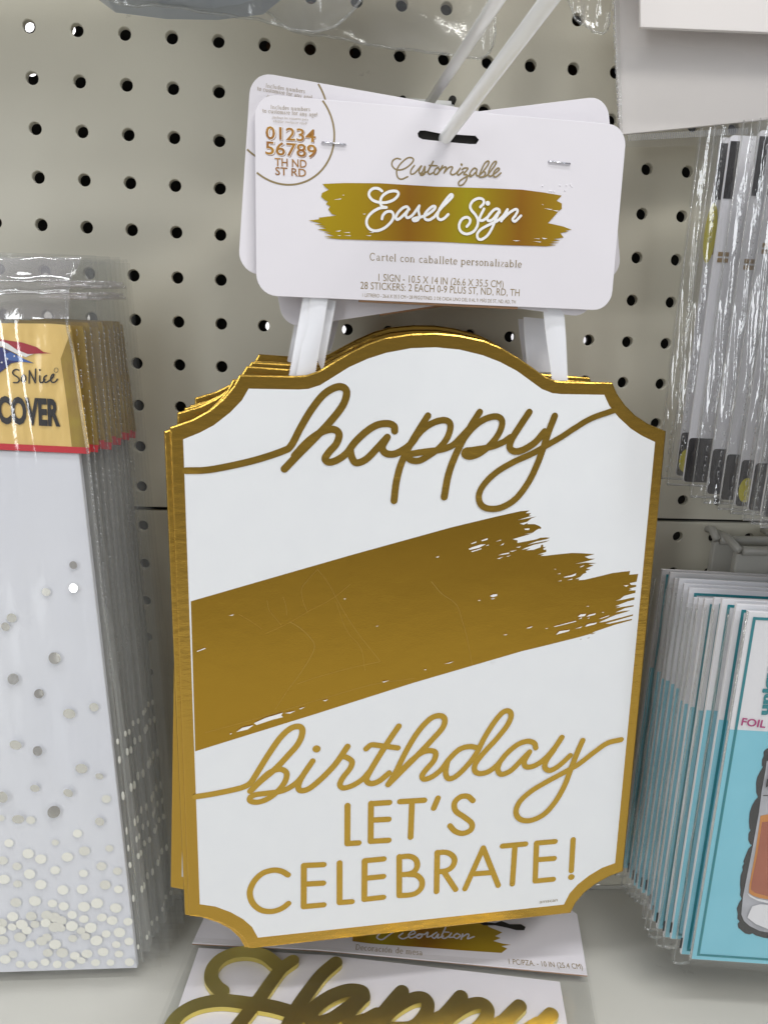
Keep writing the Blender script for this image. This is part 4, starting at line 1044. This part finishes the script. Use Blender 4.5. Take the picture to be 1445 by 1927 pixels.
# ------------------------------------------------------------------ upper right packs with black corners
GR = 'clear bags with black and white cards at the upper right'
pk = [(-.036, (1233, 900), (1293, 240)), (-.044, (1254, 912), (1314, 236)), (-.058, (1297, 935), (1345, 226)), (-.064, (1322, 946), (1362, 222)), (-.071, (1349, 958), (1381, 214)), (-.081, (1373, 966), (1398, 208)), (-.090, (1396, 978), (1413, 202)), (-.096, (1411, 985), (1426, 196)), (-.106, (1428, 992), (1442, 186)), (-.118, (1462, 1010), (1472, 170))]
ords = ['rearmost'] + [q + ' from the pegboard' for q in ('second', 'third', 'fourth', 'fifth', 'sixth', 'seventh', 'eighth', 'ninth')] + ['frontmost']
for k, (y, bl, tl) in enumerate(pk):
    a = at_y(*bl, y); b = at_y(*tl, y)
    ez = (b - a).normalized(); Ln = (b - a).length
    yaw = math.radians(-3)
    fr = Frame(a, Vector((math.cos(yaw), math.sin(yaw), 0)), ez)
    T = empty('party_card_pack', fr.M, 'clear bag with black and white card, %s in its row' % ords[k], 'pack', GR)
    if k == 9: T['label'] = 'frontmost clear bag of the upper right row, mostly beyond the picture edge'
    Wp = .14; ins = .0095 if k else .012
    cb, ct = .0022, Ln - .004
    card = plate('card', [rrect(ins, cb, Wp, ct, .0022, 4)], -.0006, .0006, M['packwhite'], T)
    bk = rrect(ins + .0001, cb + .0001, Wp - .0002, cb + .0265, .0020, 4)
    sheets('black_base', [bk], -.0008, M['charcoal'], card)
    if k in (0, 4, 8):
        sheets('yellow_disc', [disc(ins + .0048, cb + .0095, .0042, 20, .0070)], -.0011, M['yellow'], card)
    if k == 0:
        sheets('yellow_blob', [disc(ins + .001, ct - .050, .0035, 20, .016)], -.0011, M['yellow'], card)
    sheets('black_bar', [[(ins + .0005, ct - .032), (ins + .0055, ct - .032), (ins + .0055, ct - .003), (ins + .0005, ct - .003)]], -.0009, M['charcoal'], card)
    z_ = ct - .058 - .004 * (k % 3)
    sq = []
    for i in range(2):
        for j in range(2):
            sq.append([(ins + .002 + i * .0034, z_ - j * .0032), (ins + .0048 + i * .0034, z_ - j * .0032), (ins + .0048 + i * .0034, z_ + .0023 - j * .0032 + j * .0), (ins + .002 + i * .0034, z_ + .0023 - j * .0032)])
    tag(sheets('tan_squares', sq, -.0009, M['tan'], card), kind='stuff')
    zz = cb + (.036, .046, .040, .045, .05, .042, .05, .04)[k % 8]; xx = ins + (.010, .014, .010, .012, .01, .010, .01, .01)[k % 8]
    for wedge in ([(xx, zz), (xx + .012, zz + .020), (xx + .016, zz - .006), (xx + .006, zz - .006)], [(xx + .002, zz + .1), (xx + .014, zz + .135), (xx + .014, zz + .105)]):
        sheets('black_wedge', [wedge], -.0009, M['charcoal'], card)
    grid_sheet('bag_film', [(0, Ln), (Wp + .01, Ln), (Wp + .01, 0), (0, 0)], -.0040, .0022, M['film_crisp'], T, 60, 70, 26, 11, 40 + k, bulge=.0055, bw=.016)
    grid_sheet('bag_back_film', [(0, Ln), (Wp + .01, Ln), (Wp + .01, 0), (0, 0)], .0022, .0006, M['film_flat'], T, 10, 16, 9, 5, 60 + k)
    tube('left_seal', [(.0004, -.001, 0), (.0002, -.001, Ln * .5), (.0004, -.001, Ln)], .00045, M['film_edge'], T, n=8)
    tube('bottom_seal', [(0, -.001, .0003), (Wp, -.001, .0003)], .0006, M['film_edge'], T, n=8)
    seal_marks('side_seal', (.0042, .004), (.0042, Ln * .97), 34, -.0046, M['seal'], T, .0016, .0042)

# ------------------------------------------------------------------ foil balloon packs, lower right
GB = 'teal and white foil balloon packs at the lower right'
tops = [(1396, 1149), (1384, 1136), (1377, 1128), (1364, 1126), (1353, 1128), (1341, 1128), (1329, 1126), (1320, 1107), (1305, 1099), (1289, 1089), (1277, 1088), (1253, 1076), (1242, 1071)]
bots = [(1299, 1804), (1280, 1795), (1261, 1766), (1248, 1763), (1235, 1747), (1227, 1733), (1222, 1712), (1215, 1685), (1206, 1680), (1197, 1672), (1190, 1666), (1182, 1652), (1170, 1633)]
yawB = math.radians(-6.8)
Z7 = rgn(1360, 1380, 4.8118)
for k in range(13):
    y = -.103 + .0058 * k
    a = at_y(*bots[k], y); b = at_y(*tops[k], y)
    ez = (b - a).normalized(); Ln = (b - a).length
    fr = Frame(a, Vector((math.cos(yawB), math.sin(yawB), 0)), ez)
    lab = 'front foil balloon pack printed unique with an amber drink balloon' if k == 0 else ('%s foil balloon pack of its row, seen as a white and aqua edge' % ['', 'second', 'third', 'fourth', 'fifth', 'sixth', 'seventh', 'eighth', 'ninth', 'tenth', 'eleventh', 'twelfth', 'rearmost'][k])
    T = empty('balloon_pack', fr.M, lab, 'pack', GB)
    ww = .16
    card = plate('pack_card', [[(.0, .0), (ww, .0), (ww, Ln), (.0, Ln)]], -.0007, .0012, M['packwhite'] if k < 10 else M['packedge'], T, bev=.0003)
    zs = Ln * (.688 if k == 0 else .695 + .002 * (k % 3))
    sheets('aqua_field', [[(.0004, .0004), (ww, .0004), (ww, zs), (.0004, zs)]], -.00085, M['aqua'], card)
    bl = .0030
    bd = .0016
    sheets('teal_border', [[(bl, bl), (ww - .004, bl), (ww - .004, bl + bd), (bl, bl + bd)], [(bl, bl + bd), (bl + bd, bl + bd), (bl + bd, Ln - bl), (bl, Ln - bl)], [(bl + bd, Ln - bl - bd), (ww - .004, Ln - bl - bd), (ww - .004, Ln - bl), (bl + bd, Ln - bl)]], -.00100, M['teal'], card)
    if k:
        # the clear bag's side edge and the black registration mark near its foot
        grid_sheet('bag_film', [(-.0042, Ln * .985), (ww, Ln * .985), (ww, -.006), (-.0042, -.006)], -.0019, .0009, M['film_flat'], T, 26, 60, 16, 14, 80 + k, bulge=.003, bw=.006)
        sheets('black_mark', [[(-.0022, .006), (-.0010, .006), (-.0010, .0135), (-.0022, .0135)]], -.0023, M['black'], T)
        tube('side_seal', [(-.0040 + .0005 * math.sin(i * 1.7 + k), -.001, -.006 + (Ln) * i / 16) for i in range(17)], .0005, M['film_edge'], T, n=6)
        tube('corner_fold', [(-.0042, -.001, -.0055), (-.001, -.0015, -.0062), (.006, -.001, -.0050)], .0008, M['film_edge'], T, n=6)
    else:
        grid_sheet('bag_film', [(-.0005, Ln), (ww, Ln), (ww, 0), (-.0005, 0)], -.0022, .0006, M['film_flat'], T, 20, 30, 9, 6, 99)
        def bp(L, z=None): return fr.pts(L, z, .001)
        right = 560
        blob = [(right, 120), (409, 135), (385, 150), (368, 170), (370, 205), (355, 240), (352, 295), (362, 305), (335, 350), (310, 400), (300, 450), (302, 540), (318, 578), (290, 610), (262, 660), (242, 720), (236, 800), (240, 860), (250, 880), (232, 910), (230, 970), (245, 1003), (262, 1015),
                (230, 1050), (205, 1110), (185, 1165), (192, 1180), (175, 1210), (180, 1240), (160, 1290), (155, 1370), (160, 1420), (155, 1470), (170, 1500), (145, 1540), (125, 1590), (135, 1640), (130, 1680), (150, 1705), (133, 1730), (140, 1765), (170, 1790), (200, 1815), (240, 1825), (268, 1815), (300, 1835), (340, 1845), (370, 1855), (right, 1880)]
        bo = sheets('balloon_outline', [bp(blob, Z7)], -.0011, M['charcoal'], card)
        sheets('glass_print', [bp([(right, 250), (395, 250), (385, 330), (350, 520), (325, 720), (270, 1020), (225, 1250), (180, 1480), (165, 1640), (190, 1700), (240, 1745), (330, 1790), (right, 1830)], Z7)], -.0013, M['glassgrey'], card)
        sheets('drink_print', [bp([(right, 735), (400, 732), (338, 745), (330, 800), (290, 1080), (235, 1380), (232, 1440), (260, 1465), (330, 1490), (right, 1530)], Z7)], -.0015, M['orange'], card)
        sheets('amber_print', [bp([(right, 795), (409, 795), (350, 800), (310, 1080), (255, 1350), (250, 1410), (285, 1440), (400, 1470), (right, 1500)], Z7)], -.0017, M['rust'], card)
        sheets('white_shine', [bp([(260, 1560), (330, 1540), (right, 1560), (right, 1770), (400, 1765), (290, 1720), (215, 1660)], Z7), bp([(215, 1440), (240, 1475), (310, 1510), (409, 1535), (right, 1560), (right, 1545), (409, 1512), (300, 1490)], Z7), bp([(409, 500), (right, 520), (right, 300), (405, 290)], Z7)], -.0019, M['packwhite'], card)
        sheets('black_blade', [bp([(392, 405), (right, 405), (right, 420), (405, 470), (378, 487)], Z7), bp([(355, 552), (right, 548), (right, 556), (355, 560)], Z7)], -.0021, M['charcoal'], card)
        text('unique_lettering', fr, [('unique', (1445, 1346), (1462, 1233), 17)], -.0011, M['teal'], card, bold=.05)
        text('foil_lettering', fr, [('FOIL HELIUM', (1394, 1365), (1524, 1380), 13.5)], -.0012, M['magenta'], card, bold=.02)
        tube('left_fold', [(-.0006, -.0012, 0), (-.0004, -.0012, Ln * .4), (-.0006, -.0012, Ln)], .0007, M['film_edge'], T, n=8)

# white brackets on the lower right pegboard
for k, (p0, p1, dy, lab) in enumerate((((1346, 1010), (1452, 1100), -.012, 'wide painted hook bracket plugged into the lower right pegboard'), ((1388, 1030), (1500, 1110), -.030, 'nearer painted hook bracket overlapping the wide one'))):
    a = at_y(*p0, dy); b = at_y(*p1, dy)
    T = empty('hook_bracket', Matrix.Translation(a), lab, 'bracket', 'painted hook brackets')
    w_, h_ = b.x - a.x, .055
    box('bracket_plate', (0, 0, -h_), (w_, .004, 0), M['bracket'], T, r=.006)
    tube('top_bar', [(.003, -.001, -.002), (w_ + .03, -.001, -.002)], .003, M['bracket'], T, n=12)
    for x_ in (.001, w_ - .004):
        tube('hooked_end', [(x_, -.001, -.002), (x_, -dy * .5, .003), (x_, -dy + .004, .002)], .0026, M['bracket'], T, n=10)

# ------------------------------------------------------------------ upper right large pack
fr = Frame(at_y(1165, 254, -.034), (1, 0, 0), (0, 0, 1))
T = empty('invitation_pack', fr.M, 'large warm white card in a clear bag at the top right', 'pack')
c = plate('card', [fr.pts([(1165, 254), (1152, -60), (1150, -330), (1640, -330), (1640, 205)])], -.001, .0005, M['warm'], T, bev=.0003)
c = plate('front_card', [fr.pts([(1205, 50), (1204, -60), (1202, -330), (1640, -330), (1640, 68)], None, .016)], -.016, -.014, M['warm'], T, bev=.0003)
q = fr.pts([(1131, -330), (1640, -330), (1640, 268), (1163, 280)])
grid_sheet('bag_film', q, -.0030, .0013, M['film'], T, 40, 50, 13, 11, 121)
q = fr.pts([(1131, -330), (1152, -330), (1166, 254), (1163, 280)])
grid_sheet('side_strip', [q[0], q[1], q[2], q[3]], -.0036, .0006, M['film_edge'], T, 6, 40, 3, 12, 122)
seal_marks('side_seal', fr.px(1142, -60), fr.px(1158, 250), 26, -.005, M['seal'], T, .0016, .004)
a, b = fr.px(1176, 263), fr.px(1400, 250)
V = []; F = []
for i in range(64):
    t = i / 64; x = a[0] + (b[0] - a[0]) * t; z = a[1] + (b[1] - a[1]) * t; k = len(V)
    V += [(x, -.004, z + .0016), (x + .0005, -.0045, z + .0016), (x + .0005, -.0045, z - .0016), (x, -.004, z - .0016)]; F.append((k, k + 1, k + 2, k + 3))
tag(obj('bottom_seal', V, F, M['seal'], T, recalc=False), kind='stuff')

# ------------------------------------------------------------------ clear bags along the top edge
GT = 'clear bags hanging down into the top of the picture'
def top_bag(lab, y, outline, mat_, seed, content=None, cmat=None, depth=-.002):
    fr = Frame(at_y(*outline[0], y), (1, 0, 0), (0, 0, 1))
    T = empty('party_bag', fr.M, lab, 'bag', GT)
    # film follows its lower outline and runs up beyond the picture
    low = spline([Vector(p) for p in outline], 6)
    V = []; F = []; rnd = random.Random(seed); n = 14
    for i, p in enumerate(low):
        for j in range(n + 1):
            q = fr.px(p.x, p.y, 0)
            z = q[1] + (.18 - q[1]) * (j / n) ** 1.6
            V.append((q[0], -.0015 * math.sin(i * .55 + j * .8 + seed) - .0016 * math.sin(j * 1.1 + i * .2) - .0007 * math.sin(i * 2.1), z))
    for i in range(len(low) - 1):
        for j in range(n):
            a = i * (n + 1) + j; F.append((a, a + 1, a + n + 2, a + n + 1))
    obj('bag_film', V, F, mat_, T, smooth=True, recalc=False)
    V2 = [(*V[i * (n + 1)],) for i in range(len(low))]
    tube('hem', V2, .0006, M['film_edge'], T, n=6)
    if content:
        plate('contents', [fr.pts(content)], -depth, .014, cmat, T, bev=.001)  # contents run on above the view to shade the pegboard's top
    return T
top_bag('clear bag with pale blue contents at the top left edge', -.075, [(150, -40), (230, 8), (330, 16), (470, 30), (560, 55), (640, 40), (700, -20)], M['film_edge'], 2, [(-1200, -70), (120, -66), (200, -6), (300, 7), (400, 9), (490, -2), (560, -60), (560, -420), (-1200, -420)], M['paleblue'], depth=.018)  # contents widened far left, unseen, to shade the board's corner
print('top', at_y(700, 0, -.15), at_y(700, 0, -.1))
top_bag('wide clear bag sagging across the top centre beside the wires', -.045, [(430, 0), (500, 25), (560, 60), (640, 72), (760, 88), (880, 108), (922, 96), (930, 40), (932, -40)], M['film_edge'], 5, [(440, -60), (940, -75), (940, -420), (440, -420)], M['warm'], depth=.03)
top_bag('small crumpled clear bag corner left of the large white card', -.040, [(1062, -30), (1085, 40), (1105, 52), (1140, 58), (1150, 20)], M['film_crisp'], 9, [(1112, -90), (1150, -60), (1150, -420), (1112, -420)], M['warm'], depth=.03)

# ------------------------------------------------------------------ table decoration pack lying on the deck
FD = Frame((.2, -.10, -.5545), (1, 0, 0), (0, 1, 0))
K1 = rgn(300, 1727, 3.6125); K2 = rgn(700, 1727, 3.284); K3 = rgn(1100, 1450, 4.04)
T = empty('table_decoration_pack', FD.M, 'table decoration pack with thick gold Happy script lying on the deck', 'pack')
def dp(L, z=None, off=0.0): return FD.pts(L, z, off)
plate('bag_back', [dp([(364, 1782), (1105, 1838), (1145, 2060), (250, 2060)])], .0005, .0007, M['film_flat'], T)
plate('white_insert', [dp([(374, 1786), (620, 1800), (1053, 1850), (1090, 2060), (280, 2060)])], -.0008, .0004, M['tag'], T, bev=.0002)
hd = plate('header_card', [dp([(362, 1776), (600, 1789), (1105, 1836), (1086, 1722), (1040, 1690), (420, 1650)], None, .003)], -.0034, -.0026, M['tag'], T, bev=.0002)
strokes('raw_edge', [(dp([(362, 1777.5), (600, 1790.5), (850, 1813), (1105, 1837.5)], None, .0026), .0011)], -.00255, M['kraft'], hd, round_ends=False)
sheets('gold_brushstroke', [dp([(-120, 150), (0, 165), (350, 190), (580, 208), (800, 222), (835, 195), (800, 180), (858, 172), (810, 165), (750, 148), (795, 130), (760, 118), (805, 95), (720, 60), (700, 30), (-120, -60)], K2, .0034)], -.0036, M['grad'], hd)
w = .0011
dc = [([(110, 90), (60, 95), (30, 125), (60, 140), (100, 115), (150, 80)], w), ([(190, 100), (165, 120), (190, 135), (230, 120)], w), ([(235, 112), (265, 100), (255, 85), (225, 110), (240, 130), (290, 112)], w), ([(290, 105), (270, 120), (290, 132), (310, 115), (290, 105), (325, 108)], w),
      ([(325, 108), (345, 95), (340, 125), (380, 110)], w), ([(400, 95), (370, 115), (385, 132), (410, 105), (405, 130), (440, 118)], w), ([(455, 65), (430, 120), (450, 132), (480, 115)], w), ([(440, 92), (475, 95)], w), ([(490, 100), (475, 125), (500, 125)], w),
      ([(525, 102), (505, 118), (522, 133), (545, 115), (525, 102)], w), ([(560, 105), (550, 138)], w), ([(555, 125), (590, 105), (598, 115), (590, 135), (630, 122)], w)]
strokes('decoration_lettering', [(dp(a, K2, .0036), b) for a, b in dc], -.0038, M['tag'], hd)
serif('spanish_lettering', FD, [('Decoración de mesa', (668, 1788), (796, 1799), 7)], -.0036, M['ink2'], hd)
text('size_lettering', FD, [('1 PC/PZA. - 10 IN (25.4 CM)', (958, 1815), (1097, 1825), 9.5)], -.0036, M['ink'], hd)
sheets('euro_slot', [dp([(665, 40), (700, 32), (760, 38), (800, 25), (850, 45), (920, 45), (948, 62), (940, 82), (890, 82), (840, 68), (760, 52), (690, 52)], K2, .0034)], -.0037, M['dark'], hd)
Wh = 84 / 3.6125 / CF * .50
def hp1(L): return dp(L, K1, .004)
def hp2(L): return dp(L, K2, .004)
hl = [(hp1([(430, 505), (385, 470), (352, 410), (365, 340), (420, 280), (510, 243), (620, 235), (720, 262), (800, 325)]), Wh * .95),
      (hp1([(905, 295), (830, 350), (760, 440), (690, 540), (620, 630), (540, 730), (470, 820), (400, 900)]), Wh * .95),
      (hp1([(40, 900), (70, 760), (140, 660), (260, 595), (420, 568), (600, 585), (760, 608), (900, 645), (1000, 660)]), Wh * .95),
      (hp1([(1198, 308), (1110, 385), (1030, 485), (955, 590), (900, 690), (860, 790), (900, 860), (960, 800)]), Wh * .98),
      (hp1([(1385, 545), (1370, 507), (1290, 497), (1190, 528), (1095, 585), (1030, 655), (1060, 720), (1180, 690), (1340, 575)]), Wh),
      (hp1([(940, 700), (1010, 640), (1060, 600)]), Wh * .8),
      (hp1([(1370, 560), (1290, 650), (1300, 720), (1400, 700), (1480, 660)]), Wh * .95),
      (hp2([(185, 460), (120, 535), (50, 625), (-10, 720), (-60, 830)]), Wh * .98), (hp2([(60, 640), (150, 560), (250, 505), (315, 500), (345, 540), (325, 610), (250, 680), (120, 690)]), Wh * .9),
      (hp2([(550, 492), (480, 575), (400, 660), (330, 760), (280, 860)]), Wh * .98), (hp2([(250, 690), (350, 660), (420, 620)]), Wh * .9), (hp2([(430, 660), (520, 590), (610, 542), (680, 535), (715, 575), (695, 640), (620, 710), (500, 730)]), Wh * .9),
      (hp2([(912, 550), (850, 612), (780, 685), (760, 740), (830, 760), (930, 720), (1030, 660)]), Wh * .95), (hp2([(640, 730), (720, 700), (800, 650)]), Wh * .9), (hp2([(1108, 600), (1050, 660), (990, 730), (940, 800)]), Wh * .95)]
lt = strokes('happy_letters', hl, -.0042, M['bgold'], T, thick=.0032, rise=4e-7)
grid_sheet('bag_film', dp([(362, 1779), (1105, 1838), (1145, 2060), (250, 2060)]), -.0062, .0010, M['film_flat'], T, 30, 16, 9, 5, 77)
